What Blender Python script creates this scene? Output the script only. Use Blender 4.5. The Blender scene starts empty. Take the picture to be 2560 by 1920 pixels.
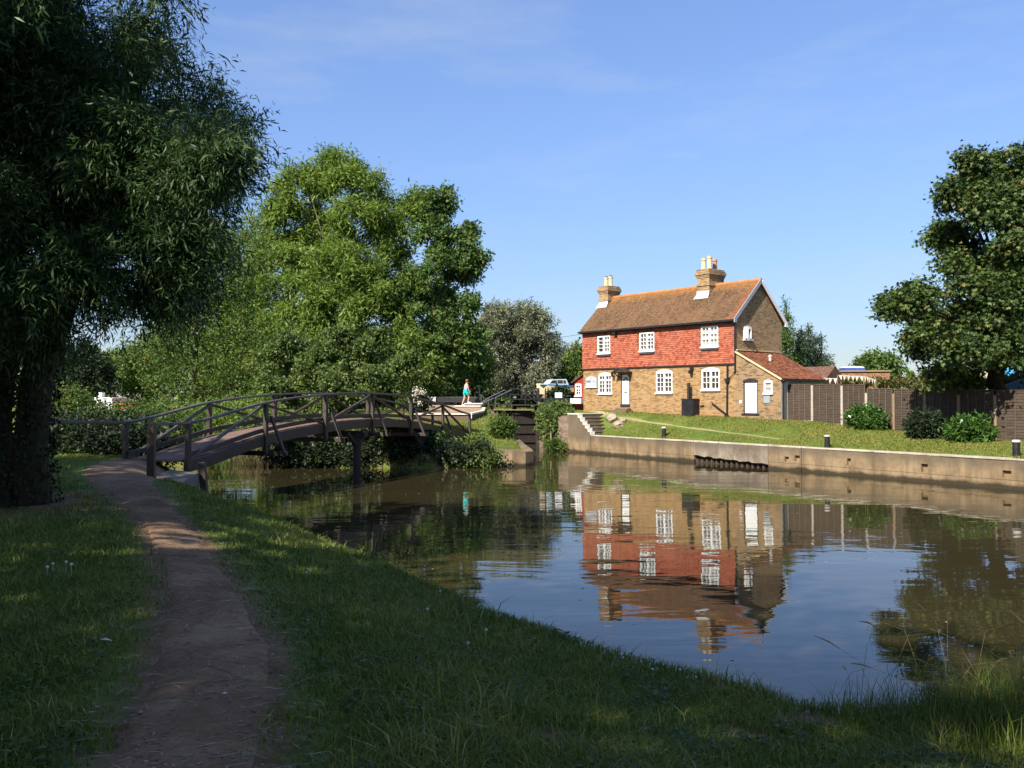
import bpy, math, random
import numpy as np
from mathutils import Vector, Matrix

rng = np.random.default_rng(11)
random.seed(5)
SC = bpy.context.scene
COL = SC.collection
R_ = math.radians

# ------------------------------------------------------------------ survey: turns measured picture points into metres
F_, PITCH = 2220.0, math.atan(40 / 2220)
EYE = 3.0


def ray(x, y):
    dx, dy = (x - 1280) / F_, (960 - y) / F_
    return (dx, math.cos(PITCH) - dy * math.sin(PITCH), math.sin(PITCH) + dy * math.cos(PITCH))


def at(x, y, Y):
    d = ray(x, y)
    t = Y / d[1]
    return np.array((d[0] * t, Y, EYE + d[2] * t))


# ------------------------------------------------------------------ object helpers
def link(o, parent=None, world=True):
    COL.objects.link(o)
    if parent is not None:
        o.parent = parent
        if world and parent.parent is None and parent.type == 'EMPTY':
            o.matrix_parent_inverse = parent.matrix_basis.inverted()
    return o


def tag(o, label=None, cat=None, group=None, kind=None):
    for k, v in (('label', label), ('category', cat), ('group', group), ('kind', kind)):
        if v:
            o[k] = v
    return o


def thing(name, label, cat, loc=(0, 0, 0), rotz=0.0, group=None):
    o = bpy.data.objects.new(name, None)
    o.empty_display_size = .2
    o.location = loc
    o.rotation_euler = (0, 0, rotz)
    COL.objects.link(o)
    return tag(o, label, cat, group)


def kids(o):
    return [c for c in COL.objects if c.parent is o]


def copy_tree(o, parent=None):
    c = o.copy()
    COL.objects.link(c)
    if parent is not None:
        c.parent = parent
    for ch in kids(o):
        copy_tree(ch, c)
    return c


def fast_mesh(name, V, F, mat=None, parent=None, world=True, tone=None, smooth=False, uv=None):
    V = np.asarray(V, np.float32)
    F = np.asarray(F, np.int32)
    me = bpy.data.meshes.new(name)
    n, k = F.shape
    me.vertices.add(len(V))
    me.vertices.foreach_set('co', V.ravel())
    me.loops.add(n * k)
    me.loops.foreach_set('vertex_index', F.ravel())
    me.polygons.add(n)
    me.polygons.foreach_set('loop_start', np.arange(0, n * k, k, dtype=np.int32))
    if smooth:
        me.polygons.foreach_set('use_smooth', np.ones(n, bool))
    if tone is not None:
        a = me.attributes.new('tone', 'FLOAT', 'FACE' if len(tone) == n else 'POINT')
        a.data.foreach_set('value', np.asarray(tone, np.float32))
    if uv is not None:
        l = me.uv_layers.new(name='UVMap')
        l.data.foreach_set('uv', np.asarray(uv, np.float32)[F.ravel()].ravel())
    me.update(calc_edges=True)
    o = bpy.data.objects.new(name, me)
    if mat:
        me.materials.append(mat)
    return link(o, parent, world)


class MB:
    """collects boxes, bars, tubes and plates; build() links them as one mesh object"""

    def __init__(s):
        s.v, s.f = [], []

    def add(s, vs, fs):
        b = len(s.v)
        s.v += [tuple(map(float, p)) for p in vs]
        s.f += [tuple(b + i for i in f) for f in fs]
        return s

    def box(s, x0, y0, z0, x1, y1, z1):
        x0, x1 = min(x0, x1), max(x0, x1)
        y0, y1 = min(y0, y1), max(y0, y1)
        z0, z1 = min(z0, z1), max(z0, z1)
        return s.add([(x0, y0, z0), (x1, y0, z0), (x1, y1, z0), (x0, y1, z0), (x0, y0, z1), (x1, y0, z1), (x1, y1, z1), (x0, y1, z1)],
                     [(0, 3, 2, 1), (4, 5, 6, 7), (0, 1, 5, 4), (1, 2, 6, 5), (2, 3, 7, 6), (3, 0, 4, 7)])

    def bar(s, p, q, w, h, up=(0, 0, 1)):
        p, q = Vector(p), Vector(q)
        d = (q - p).normalized()
        u = Vector(up)
        if abs(d.dot(u)) > .98:
            u = Vector((0, 1, 0))
        sd = d.cross(u).normalized()
        u = sd.cross(d).normalized()
        vs = []
        for c in (p, q):
            for a, b in ((-1, -1), (1, -1), (1, 1), (-1, 1)):
                vs.append(c + sd * (a * w / 2) + u * (b * h / 2))
        return s.add(vs, [(3, 2, 1, 0), (4, 5, 6, 7), (0, 1, 5, 4), (1, 2, 6, 5), (2, 3, 7, 6), (3, 0, 4, 7)])

    def tube(s, pts, rad, n=8, cap=True):
        pts = [Vector(p) for p in pts]
        if not hasattr(rad, '__len__'):
            rad = [rad] * len(pts)
        vs, fs = [], []
        ref = Vector((.3, .2, 1)).normalized()
        for i, p in enumerate(pts):
            d = (pts[min(i + 1, len(pts) - 1)] - pts[max(i - 1, 0)]).normalized()
            a = d.cross(ref if abs(d.dot(ref)) < .95 else Vector((1, 0, 0))).normalized()
            b = d.cross(a)
            for k in range(n):
                t = 2 * math.pi * k / n
                vs.append(p + (a * math.cos(t) + b * math.sin(t)) * rad[i])
        for i in range(len(pts) - 1):
            for k in range(n):
                k2 = (k + 1) % n
                fs.append((i * n + k, i * n + k2, (i + 1) * n + k2, (i + 1) * n + k))
        if cap:
            fs.append(tuple(range(n))[::-1])
            fs.append(tuple((len(pts) - 1) * n + k for k in range(n)))
        return s.add(vs, fs)

    def cyl(s, x, y, z0, z1, r0, r1=None, n=16):
        return s.tube([(x, y, z0), (x, y, z1)], [r0, r0 if r1 is None else r1], n)

    def prism(s, poly, a, b, fn):
        """poly in 2D, extruded from a to b; fn(u, v, w) -> xyz"""
        n = len(poly)
        vs = [fn(u, v, a) for u, v in poly] + [fn(u, v, b) for u, v in poly]
        fs = [tuple(range(n))[::-1], tuple(range(n, 2 * n))] + [(i, (i + 1) % n, n + (i + 1) % n, n + i) for i in range(n)]
        return s.add(vs, fs)

    def loft(s, rings):
        n = len(rings[0])
        vs = [p for r in rings for p in r]
        fs = [(i * n + k, i * n + (k + 1) % n, (i + 1) * n + (k + 1) % n, (i + 1) * n + k) for i in range(len(rings) - 1) for k in range(n)]
        fs += [tuple(range(n))[::-1], tuple((len(rings) - 1) * n + k for k in range(n))]
        return s.add(vs, fs)

    def build(s, name, mat, parent=None, world=False, smooth=False, bevel=0, fix=True):
        me = bpy.data.meshes.new(name)
        me.from_pydata(s.v, [], s.f)
        if fix:
            import bmesh
            bm = bmesh.new()
            bm.from_mesh(me)
            bmesh.ops.recalc_face_normals(bm, faces=bm.faces)
            bm.to_mesh(me)
            bm.free()
        uvl = me.uv_layers.new(name='UVMap')
        co = np.array(s.v, np.float32) if s.v else np.zeros((0, 3), np.float32)
        for p in me.polygons:
            nx, ny, nz = p.normal
            if abs(nz) > .93:
                tu, tv = np.array((1, 0, 0)), np.array((0, 1, 0))
            else:
                h = math.hypot(nx, ny)
                tu = np.array((-ny / h, nx / h, 0))
                tv = np.cross((nx, ny, nz), tu)
                if tv[2] < 0:
                    tv = -tv
            for li in p.loop_indices:
                c = co[me.loops[li].vertex_index]
                uvl.data[li].uv = (float(c @ tu), float(c @ tv) if abs(nz) > .3 else float(c[2]))
            p.use_smooth = smooth
        if mat:
            me.materials.append(mat)
        o = bpy.data.objects.new(name, me)
        if bevel:
            m = o.modifiers.new('bevel', 'BEVEL')
            m.width, m.segments, m.limit_method = bevel, 2, 'ANGLE'
        return link(o, parent, world)


# ------------------------------------------------------------------ materials
class Mat:
    def __init__(s, name, rough=.8, spec=.3):
        s.m = bpy.data.materials.new(name)
        s.m.use_nodes = True
        s.nt = s.m.node_tree
        s.b = s.nt.nodes['Principled BSDF']
        s.out = s.nt.nodes['Material Output']
        s.b.inputs['Roughness'].default_value = rough
        s.b.inputs['Specular IOR Level'].default_value = spec
        s.tc = s.nt.nodes.new('ShaderNodeTexCoord')

    def n(s, t, **kw):
        nd = s.nt.nodes.new(t)
        for k, v in kw.items():
            setattr(nd, k, v)
        return nd

    def l(s, a, b):
        s.nt.links.new(a, b)

    def mapped(s, coord='Object', scale=(1, 1, 1)):
        mp = s.n('ShaderNodeMapping')
        mp.inputs['Scale'].default_value = scale
        s.l(s.tc.outputs[coord], mp.inputs['Vector'])
        return mp.outputs[0]

    def pos(s, scale=(1, 1, 1)):
        g = s.n('ShaderNodeNewGeometry')
        mp = s.n('ShaderNodeMapping')
        mp.inputs['Scale'].default_value = scale
        s.l(g.outputs['Position'], mp.inputs['Vector'])
        return mp.outputs[0]

    def noise(s, scale, detail=3, rough=.55, vec=None, out='Fac', distort=0):
        nd = s.n('ShaderNodeTexNoise')
        nd.inputs['Scale'].default_value = scale
        nd.inputs['Detail'].default_value = detail
        nd.inputs['Roughness'].default_value = rough
        nd.inputs['Distortion'].default_value = distort
        s.l(vec if vec is not None else s.pos(), nd.inputs['Vector'])
        return nd.outputs[out]

    def ramp(s, fac, stops, interp='LINEAR'):
        nd = s.n('ShaderNodeValToRGB')
        cr = nd.color_ramp
        cr.interpolation = interp
        while len(cr.elements) < len(stops):
            cr.elements.new(.5)
        for e, (p, c) in zip(cr.elements, stops):
            e.position = p
            e.color = (*c, 1) if len(c) == 3 else c
        s.l(fac, nd.inputs['Fac'])
        return nd.outputs['Color']

    def val(s, fac, a, b, c=0., d=1.):
        nd = s.n('ShaderNodeMapRange')
        nd.inputs['From Min'].default_value = a
        nd.inputs['From Max'].default_value = b
        nd.inputs['To Min'].default_value = c
        nd.inputs['To Max'].default_value = d
        s.l(fac, nd.inputs['Value'])
        return nd.outputs['Result']

    def math(s, op, a, b=None):
        nd = s.n('ShaderNodeMath', operation=op)
        for i, x in enumerate((a, b)):
            if x is None:
                continue
            if isinstance(x, (int, float)):
                nd.inputs[i].default_value = x
            else:
                s.l(x, nd.inputs[i])
        return nd.outputs[0]

    def mix(s, fac, a, b, blend='MIX'):
        nd = s.n('ShaderNodeMix', data_type='RGBA', blend_type=blend)
        for sock, x in ((nd.inputs['Factor'], fac), (nd.inputs['A'], a), (nd.inputs['B'], b)):
            pass
        ins = [i for i in nd.inputs if i.enabled]
        for sock, x in zip(ins, (fac, a, b)):
            if isinstance(x, (int, float)):
                sock.default_value = x
            elif isinstance(x, tuple):
                sock.default_value = (*x, 1) if len(x) == 3 else x
            else:
                s.l(x, sock)
        return [o for o in nd.outputs if o.enabled][0]

    def bump(s, h, strength=.4, dist=.02):
        nd = s.n('ShaderNodeBump')
        nd.inputs['Strength'].default_value = strength
        nd.inputs['Distance'].default_value = dist
        s.l(h, nd.inputs['Height'])
        s.l(nd.outputs[0], s.b.inputs['Normal'])

    def color(s, c):
        if isinstance(c, tuple):
            s.b.inputs['Base Color'].default_value = (*c, 1)
        else:
            s.l(c, s.b.inputs['Base Color'])
        return s

    def attr(s, name):
        nd = s.n('ShaderNodeAttribute')
        nd.attribute_name = name
        return nd.outputs['Fac']


def plain(name, c, var=.15, scale=6., rough=.7, spec=.3, bump=0., metal=0.):
    """a painted or plain surface with some wear: colour varies a little, roughness too"""
    M = Mat(name, rough, spec)
    f = M.noise(scale, 5, .6, M.mapped())
    lo = tuple(x * (1 - var) for x in c)
    hi = tuple(min(1, x * (1 + var)) for x in c)
    M.color(M.ramp(f, [(.3, lo), (.7, hi)]))
    M.l(M.val(f, .3, .7, max(.05, rough - .1), min(1, rough + .1)), M.b.inputs['Roughness'])
    if bump:
        M.bump(M.noise(scale * 4, 4, .6, M.mapped()), bump, .01)
    M.b.inputs['Metallic'].default_value = metal
    return M.m


def brick_mat(name, stops, mortar, bw=.225, rh=.075, ms=.009, stain=(.05, .045, .04), offset=.5, bump=.6, low=None, coord='UV'):
    M = Mat(name, .88, .2)
    uv = M.mapped(coord)
    bk = M.n('ShaderNodeTexBrick')
    bk.offset = offset
    bk.inputs['Scale'].default_value = 1
    bk.inputs['Brick Width'].default_value = bw
    bk.inputs['Row Height'].default_value = rh
    bk.inputs['Mortar Size'].default_value = ms
    bk.inputs['Mortar Smooth'].default_value = .3
    bk.inputs['Color1'].default_value = (0, 0, 0, 1)
    bk.inputs['Color2'].default_value = (1, 1, 1, 1)
    bk.inputs['Mortar'].default_value = (.5, .5, .5, 1)
    M.l(uv, bk.inputs['Vector'])
    big = M.noise(.9, 4, .6, M.mapped())
    f = M.math('ADD', M.math('MULTIPLY', bk.outputs['Color'], .72), M.math('MULTIPLY', big, .4))
    c = M.ramp(f, stops)
    c = M.mix(bk.outputs['Fac'], c, mortar)
    c = M.mix(M.val(M.noise(2.3, 6, .7, M.mapped()), .52, .8, 0, .75), c, stain)
    if low:
        sx = M.n('ShaderNodeSeparateXYZ')
        M.l(M.mapped(), sx.inputs[0])
        hz = M.math('ADD', sx.outputs['Z'], M.math('MULTIPLY', big, 1.4))
        c = M.mix(M.val(hz, low[0], low[1], 1, 0), c, low[2])
    M.color(c)
    M.bump(M.math('SUBTRACT', M.noise(40, 3, .6, M.mapped()), bk.outputs['Fac']), bump, .012)
    return M.m


def leaf_mat(name, stops, trans=.35, rough=.55, gloss=.25):
    M = Mat(name, rough, gloss)
    c = M.ramp(M.attr('tone'), stops)
    M.color(c)
    tr = M.n('ShaderNodeBsdfTranslucent')
    M.l(M.mix(1.0, c, (1.0, 1.0, .55), 'MULTIPLY'), tr.inputs['Color'])
    mx = M.n('ShaderNodeMixShader')
    mx.inputs[0].default_value = trans
    M.l(M.b.outputs[0], mx.inputs[1])
    M.l(tr.outputs[0], mx.inputs[2])
    M.l(mx.outputs[0], M.out.inputs['Surface'])
    return M.m


def wood_mat(name, c0, c1, stain, coord='Object', scale=(14, 14, 14), rough=.75, spec=.3):
    M = Mat(name, rough, spec)
    f = M.noise(1.0, 6, .65, M.mapped(coord, scale), distort=.6)
    c = M.ramp(f, [(.3, c0), (.7, c1)])
    c = M.mix(M.val(M.noise(1.7, 5, .65, M.mapped(coord)), .48, .72, 0, .8), c, stain)
    oi = M.n('ShaderNodeObjectInfo')
    c = M.mix(M.val(oi.outputs['Random'], 0, 1, .0, .5), c, tuple(x * .45 for x in c1))
    M.color(c)
    M.bump(f, .35, .006)
    return M.m


YB = [(.14, (.13, .075, .038)), (.32, (.25, .14, .06)), (.55, (.34, .20, .085)), (.8, (.40, .255, .115)), (1, (.32, .155, .07))]
M_brick = brick_mat('yellow_stock_brick', YB, (.31, .23, .135), low=(2.1, 3.3, (.34, .175, .085)))
BB = [(.14, (.16, .098, .05)), (.4, (.28, .175, .088)), (.7, (.38, .25, .125)), (1, (.43, .27, .13))]
M_brown = brick_mat('brown_stock_brick', BB, (.30, .24, .16))
M_lean = brick_mat('mixed_brick', [(.18, (.08, .05, .03)), (.4, (.24, .14, .065)), (.7, (.33, .205, .1)), (1, (.26, .15, .075))], (.3, .25, .18))
HT = [(.12, (.16, .045, .034)), (.32, (.31, .085, .05)), (.55, (.39, .115, .062)), (.8, (.45, .15, .082)), (1, (.33, .085, .055))]
M_hung = brick_mat('hung_clay_tile', HT, (.20, .05, .032), bw=.165, rh=.107, ms=.004, stain=(.17, .06, .05), bump=.3)
M_redroof = brick_mat('red_roof_tile', [(.15, (.10, .04, .03)), (.4, (.29, .095, .05)), (.7, (.43, .165, .075)), (1, (.27, .13, .08))], (.08, .03, .02), bw=.165, rh=.105, ms=.006, stain=(.13, .085, .06), bump=.3)
M_brownroof = brick_mat('weathered_brown_tile', [(.15, (.07, .04, .03)), (.5, (.15, .08, .055)), (1, (.2, .1, .07))], (.06, .03, .02), bw=.165, rh=.105, ms=.006, bump=.3)
M_outbrick = brick_mat('orange_brick', [(.15, (.16, .06, .03)), (.5, (.33, .13, .06)), (1, (.42, .19, .09))], (.3, .24, .18))


def roof_mat():
    M = Mat('lichened_roof_tile', .9, .2)
    uv = M.mapped('UV')
    bk = M.n('ShaderNodeTexBrick')
    bk.offset = .5
    for k, v in (('Scale', 1), ('Brick Width', .165), ('Row Height', .1), ('Mortar Size', .005)):
        bk.inputs[k].default_value = v
    bk.inputs['Color1'].default_value = (0, 0, 0, 1)
    bk.inputs['Color2'].default_value = (1, 1, 1, 1)
    M.l(uv, bk.inputs['Vector'])
    big = M.noise(.55, 5, .65, M.mapped())
    f = M.math('ADD', M.math('MULTIPLY', bk.outputs['Color'], .4), M.math('MULTIPLY', big, .62))
    c = M.ramp(f, [(.2, (.085, .046, .024)), (.45, (.165, .097, .052)), (.65, (.215, .122, .062)), (.9, (.27, .135, .065))])
    sx = M.n('ShaderNodeSeparateXYZ')
    M.l(M.mapped(), sx.inputs[0])
    h = M.math('ADD', sx.outputs['Z'], M.math('MULTIPLY', M.noise(1.6, 5, .7, M.mapped()), 1.1))
    c = M.mix(M.val(h, 9.45, 10.0, 0, .85), c, (.40, .185, .045))          # orange lichen along the ridge
    e = M.math('ADD', sx.outputs['X'], M.math('MULTIPLY', M.noise(2.2, 5, .7, M.mapped()), 1.2))
    c = M.mix(M.val(e, .1, .9, 0, .8), c, (.36, .115, .05))               # redder replaced tiles by the gable
    c = M.mix(M.val(M.noise(5, 6, .75, M.mapped()), .6, .78, 0, .6), c, (.34, .27, .17))
    c = M.mix(bk.outputs['Fac'], c, (.04, .024, .016))
    M.color(c)
    M.bump(M.noise(30, 3, .6, M.mapped()), .4, .01)
    return M.m


M_roof = roof_mat()
M_ridge = plain('orange_ridge_tile', (.42, .17, .06), .3, 5)
M_white = plain('white_gloss_paint', (.80, .80, .78), .05, 4, .4, .4)
M_cream = plain('cream_clay', (.60, .50, .28), .2, 7, .8)
M_offwhite = plain('weathered_white', (.62, .60, .56), .15, 5, .7)
M_shadeboard = plain('shaded_white_board', (.30, .33, .38), .2, 6, .6)  # white bargeboard greyed, its colour carries the shade on that side
M_black = plain('black_paint', (.014, .014, .016), .35, 6, .5, .4)
M_lead = plain('lead_grey', (.05, .055, .065), .2, 5, .6)
M_flash = plain('pale_lead_flashing', (.5, .5, .5), .2, 6, .6)
M_hut = brick_mat('red_painted_brick', [(.1, (.25, .034, .026)), (.6, (.32, .048, .034)), (1, (.37, .07, .047))], (.24, .036, .028), stain=(.24, .08, .06), bump=.3)
M_pot_red = plain('red_clay_pot', (.42, .2, .13), .2, 6)
M_bark = wood_mat('bark', (.03, .022, .015), (.10, .078, .055), (.045, .055, .025), scale=(9, 9, 2.2), rough=.95, spec=.1)
M_bark_pale = wood_mat('pale_bark', (.09, .075, .055), (.24, .2, .15), (.07, .075, .04), scale=(9, 9, 2.2), rough=.95, spec=.1)
M_bridge = wood_mat('weathered_bridge_timber', (.022, .015, .011), (.085, .06, .042), (.06, .056, .036), scale=(7, 7, 7), rough=.6, spec=.45)
M_rail = wood_mat('dark_handrail_timber', (.05, .04, .034), (.13, .10, .08), (.045, .045, .032), scale=(5, 5, 9), rough=.5, spec=.5)
M_deck = wood_mat('brown_deck', (.12, .075, .055), (.24, .155, .115), (.15, .10, .08), scale=(2, 9, 4), rough=.85)
M_gate = wood_mat('lock_gate_timber', (.018, .013, .012), (.055, .04, .034), (.03, .03, .022), scale=(5, 5, 2), rough=.7)
M_fence = wood_mat('brown_fence_lap', (.036, .025, .019), (.105, .077, .056), (.08, .066, .054), scale=(3, 3, 22), rough=.85, spec=.15)
M_fpost = plain('grey_concrete_post', (.40, .345, .29), .25, 6, .9)
M_wpost = wood_mat('wooden_fence_post', (.20, .145, .085), (.36, .27, .165), (.18, .16, .10), scale=(12, 12, 3), rough=.85)
M_glass = Mat('dark_window_glass', .06, .6)
M_glass.color(M_glass.ramp(M_glass.noise(2.1, 2, .5, M_glass.mapped()), [(.35, (.012, .010, .008)), (.55, (.05, .036, .024)), (.7, (.11, .085, .06))]))
M_glass = M_glass.m


def concrete(name, c0, c1, stain, waterline_band=None, spec=.2, streak=True):
    M = Mat(name, .92, spec)
    f = M.noise(1.3, 7, .68)
    c = M.ramp(f, [(.3, c0), (.62, c1)])
    if streak:
        c = M.mix(M.val(M.noise(1.0, 5, .65, M.pos((2.4, 2.4, .35))), .46, .68, 0, .7), c, stain)
    c = M.mix(M.val(M.noise(24, 4, .7), .62, .75, 0, .55), c, tuple(x * .45 for x in stain))
    if waterline_band:
        z = M.n('ShaderNodeSeparateXYZ')
        M.l(M.pos(), z.inputs[0])
        h = M.math('ADD', z.outputs['Z'], M.math('MULTIPLY', f, .3))
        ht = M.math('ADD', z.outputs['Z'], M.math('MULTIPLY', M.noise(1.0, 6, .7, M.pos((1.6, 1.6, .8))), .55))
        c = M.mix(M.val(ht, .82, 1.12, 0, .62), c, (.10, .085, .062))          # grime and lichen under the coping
        c = M.mix(M.val(h, .24, .36, .92, 0), c, waterline_band)                   # dark waterline band: wet foot and undercut shade in one colour
    M.color(c)
    M.bump(M.math('ADD', M.noise(9, 7, .75), M.math('MULTIPLY', M.noise(60, 3, .7), .4)), .5, .03)
    return M.m


M_wall = concrete('weathered_quay_concrete', (.135, .092, .05), (.30, .215, .125), (.11, .08, .05), waterline_band=(.03, .026, .016))
M_rough = concrete('rough_aggregate_concrete', (.13, .10, .075), (.30, .25, .19), (.12, .09, .07), waterline_band=(.03, .026, .016))
M_cope = concrete('pale_coping', (.27, .225, .16), (.52, .46, .36), (.22, .18, .12), streak=False)
M_step = concrete('step_riser', (.10, .075, .055), (.2, .16, .12), (.12, .095, .07))  # darker than the treads: dirt and the risers' shade in one colour
M_stone = concrete('pale_rubble', (.24, .19, .135), (.38, .31, .22), (.2, .165, .12))
M_slab = concrete('sandy_paving', (.26, .18, .115), (.38, .27, .18), (.24, .17, .11), streak=False)
M_lockbrick = brick_mat('old_lock_brick', [(.15, (.10, .06, .045)), (.5, (.21, .14, .10)), (1, (.3, .22, .16))], (.22, .19, .15), stain=(.09, .085, .05))


def ground_mat():
    M = Mat('ground_turf', .95, .1)
    a = M.noise(.35, 5, .62)
    b = M.noise(3.2, 6, .7)
    f = M.math('ADD', M.math('MULTIPLY', a, .6), M.math('MULTIPLY', b, .4))
    g = M.ramp(f, [(.32, (.055, .09, .017)), (.47, (.11, .15, .028)), (.56, (.16, .18, .04)), (.70, (.25, .21, .07))])
    g = M.mix(M.val(M.noise(22, 4, .7), .4, .68, 0, .55), g, (.055, .085, .018))
    s = M.ramp(M.noise(2.6, 7, .7), [(.3, (.12, .067, .036)), (.5, (.215, .127, .07)), (.7, (.34, .22, .13))])
    k = M.val(M.math('ADD', M.attr('soil'), M.math('MULTIPLY', M.math('SUBTRACT', b, .5), .9)), .35, .65)
    c = M.mix(k, g, s)
    pale = M.ramp(M.noise(6, 6, .7), [(.3, (.33, .25, .15)), (.7, (.46, .37, .23))])
    c = M.mix(M.val(M.math('ADD', M.attr('worn'), M.math('MULTIPLY', M.math('SUBTRACT', b, .5), .7)), .35, .75), c, pale)
    M.color(c)
    M.bump(M.math('ADD', M.noise(14, 6, .75), b), .7, .05)
    return M.m


def path_mat():
    M = Mat('trodden_earth', .95, .15)
    f = M.noise(.9, 9, .74)
    c = M.ramp(f, [(.32, (.125, .067, .035)), (.5, (.24, .138, .075)), (.68, (.39, .25, .145))])
    c = M.mix(M.val(M.noise(45, 4, .75), .6, .72, 0, .6), c, (.42, .33, .25))
    c = M.mix(M.val(M.noise(17, 5, .7), .55, .7, 0, .5), c, (.11, .072, .05))
    M.color(c)
    M.bump(M.math('ADD', M.noise(7, 7, .75), M.math('MULTIPLY', M.noise(50, 3, .7), .35)), .8, .03)
    return M.m


def water_mat():
    M = Mat('river_water', .015, .5)
    M.b.inputs['IOR'].default_value = 1.333
    M.color(M.ramp(M.noise(.12, 3, .5), [(.3, (.030, .025, .011)), (.7, (.042, .034, .015))]))
    a = M.noise(1.0, 2, .5, M.pos((.55, 1.5, 1)), distort=.3)
    b = M.noise(1.0, 2, .5, M.pos((2.3, 5.0, 1)), distort=.4)
    d = M.noise(1.0, 2, .5, M.pos((.16, .34, 1)))
    calm = M.val(M.noise(1.0, 3, .55, M.pos((.05, .16, 1))), .38, .64, .25, 1.0)
    h = M.math('ADD', M.math('MULTIPLY', a, .6), M.math('ADD', M.math('MULTIPLY', b, .11), M.math('MULTIPLY', d, 1.2)))
    M.bump(M.math('MULTIPLY', h, calm), 1.0, .016)
    return M.m


M_ground, M_path, M_water = ground_mat(), path_mat(), water_mat()

M_grass = leaf_mat('grass_blade', [(0, (.06, .095, .014)), (.45, (.125, .18, .026)), (.75, (.22, .24, .045)), (.92, (.36, .29, .10)), (1, (.46, .37, .16))], .3, .5, .3)
M_lawnblade = leaf_mat('lawn_blade', [(0, (.09, .12, .02)), (.5, (.19, .215, .04)), (.8, (.28, .25, .07)), (1, (.38, .31, .12))], .3, .6, .2)
M_willow = leaf_mat('willow_leaf', [(0, (.022, .048, .015)), (.5, (.05, .095, .03)), (1, (.11, .17, .06))], .28, .5, .3)
M_ivy = leaf_mat('ivy_leaf', [(0, (.010, .017, .007)), (.6, (.020, .030, .011)), (1, (.045, .05, .02))], .12, .65, .15)
M_ash = leaf_mat('ash_leaf', [(0, (.075, .13, .022)), (.5, (.175, .27, .055)), (1, (.34, .42, .11))], .46, .55, .25)
M_syc = leaf_mat('sycamore_leaf', [(0, (.04, .085, .02)), (.5, (.095, .17, .04)), (.97, (.19, .26, .07)), (1, (.2, .2, .06))], .36, .5, .3)
M_alder = leaf_mat('alder_leaf', [(0, (.045, .078, .018)), (.5, (.105, .16, .038)), (1, (.22, .27, .085))], .35, .5, .3)
M_green = leaf_mat('hedgerow_leaf', [(0, (.04, .08, .017)), (.5, (.09, .155, .032)), (.9, (.19, .24, .06)), (1, (.27, .2, .06))], .33, .55, .25)
M_yellow = leaf_mat('yellow_green_leaf', [(0, (.10, .125, .02)), (.5, (.18, .20, .03)), (1, (.29, .28, .06))], .4, .55, .25)
M_grey = leaf_mat('grey_green_leaf', [(0, (.09, .105, .065)), (.5, (.22, .24, .15)), (.9, (.36, .37, .24)), (1, (.36, .27, .17))], .28, .6, .25)
M_conif = leaf_mat('conifer_needle', [(0, (.018, .036, .016)), (.5, (.038, .066, .030)), (1, (.08, .11, .05))], .12, .6, .2)
M_chest = leaf_mat('chestnut_leaf', [(0, (.024, .05, .014)), (.5, (.058, .10, .024)), (.88, (.12, .165, .042)), (.99, (.18, .19, .055)), (1, (.22, .16, .06))], .16, .5, .3)
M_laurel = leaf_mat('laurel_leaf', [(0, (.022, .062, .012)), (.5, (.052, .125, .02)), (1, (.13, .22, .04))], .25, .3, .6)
M_dark = leaf_mat('dark_or_shaded_leaf', [(0, (.012, .022, .010)), (.6, (.026, .044, .018)), (1, (.055, .075, .03))], .2, .5, .3)  # dark leaf; on shaded plants the shade itself is put into this green
M_reed = leaf_mat('dry_reed', [(0, (.075, .058, .03)), (.5, (.15, .115, .06)), (.8, (.16, .16, .05)), (1, (.34, .27, .08))], .3, .7, .2)
M_straw = leaf_mat('straw_litter', [(0, (.14, .10, .07)), (.5, (.32, .25, .17)), (1, (.6, .52, .4))], .1, .7, .2)

# ------------------------------------------------------------------ camera, sun, sky
cam = bpy.data.objects.new('camera', bpy.data.cameras.new('camera'))
COL.objects.link(cam)
cam.data.sensor_width = 36
cam.data.lens = 36 * F_ / 2560
cam.data.clip_end = 6000
cam.data.clip_start = .05
cam.location = (0, 0, EYE)
cam.rotation_euler = (R_(90) + PITCH, 0, 0)
SC.camera = cam

SUN_AZ = math.atan2(-.60, -.80)          # compass direction of the sun in plan: behind the photographer, to the left
SUN_EL = R_(40)
sd = Vector((-.60 * math.cos(SUN_EL), -.80 * math.cos(SUN_EL), math.sin(SUN_EL)))
sun = bpy.data.objects.new('sun', bpy.data.lights.new('sun', 'SUN'))
sun.data.energy, sun.data.angle, sun.data.color = 5.0, R_(.5), (1, .93, .82)
sun.rotation_euler = sd.to_track_quat('Z', 'Y').to_euler()
COL.objects.link(sun)

W = bpy.data.worlds.new('World')
SC.world = W
W.use_nodes = True
wn = W.node_tree
bg = wn.nodes['Background']
sky = wn.nodes.new('ShaderNodeTexSky')
sky.sky_type = 'NISHITA'
sky.sun_disc = False
sky.sun_elevation = SUN_EL
sky.sun_rotation = math.atan2(sd.x, sd.y)
sky.air_density, sky.dust_density, sky.ozone_density = 1.0, .5, 5.0
wtc = wn.nodes.new('ShaderNodeTexCoord')
wmp = wn.nodes.new('ShaderNodeMapping')
wmp.inputs['Scale'].default_value = (1.6, 1.6, 7)
wnz = wn.nodes.new('ShaderNodeTexNoise')
wnz.inputs['Scale'].default_value = 2.2
wnz.inputs['Detail'].default_value = 7
wnz.inputs['Roughness'].default_value = .62
wrm = wn.nodes.new('ShaderNodeMapRange')
wrm.inputs['From Min'].default_value, wrm.inputs['From Max'].default_value = .50, .85
wrm.inputs['To Max'].default_value = .38
wmx = wn.nodes.new('ShaderNodeMix')
wmx.data_type = 'RGBA'
wins = [i for i in wmx.inputs if i.enabled]
wins[2].default_value = (2.3, 2.6, 2.9, 1)
wn.links.new(wtc.outputs['Generated'], wmp.inputs[0])
wn.links.new(wmp.outputs[0], wnz.inputs['Vector'])
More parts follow.
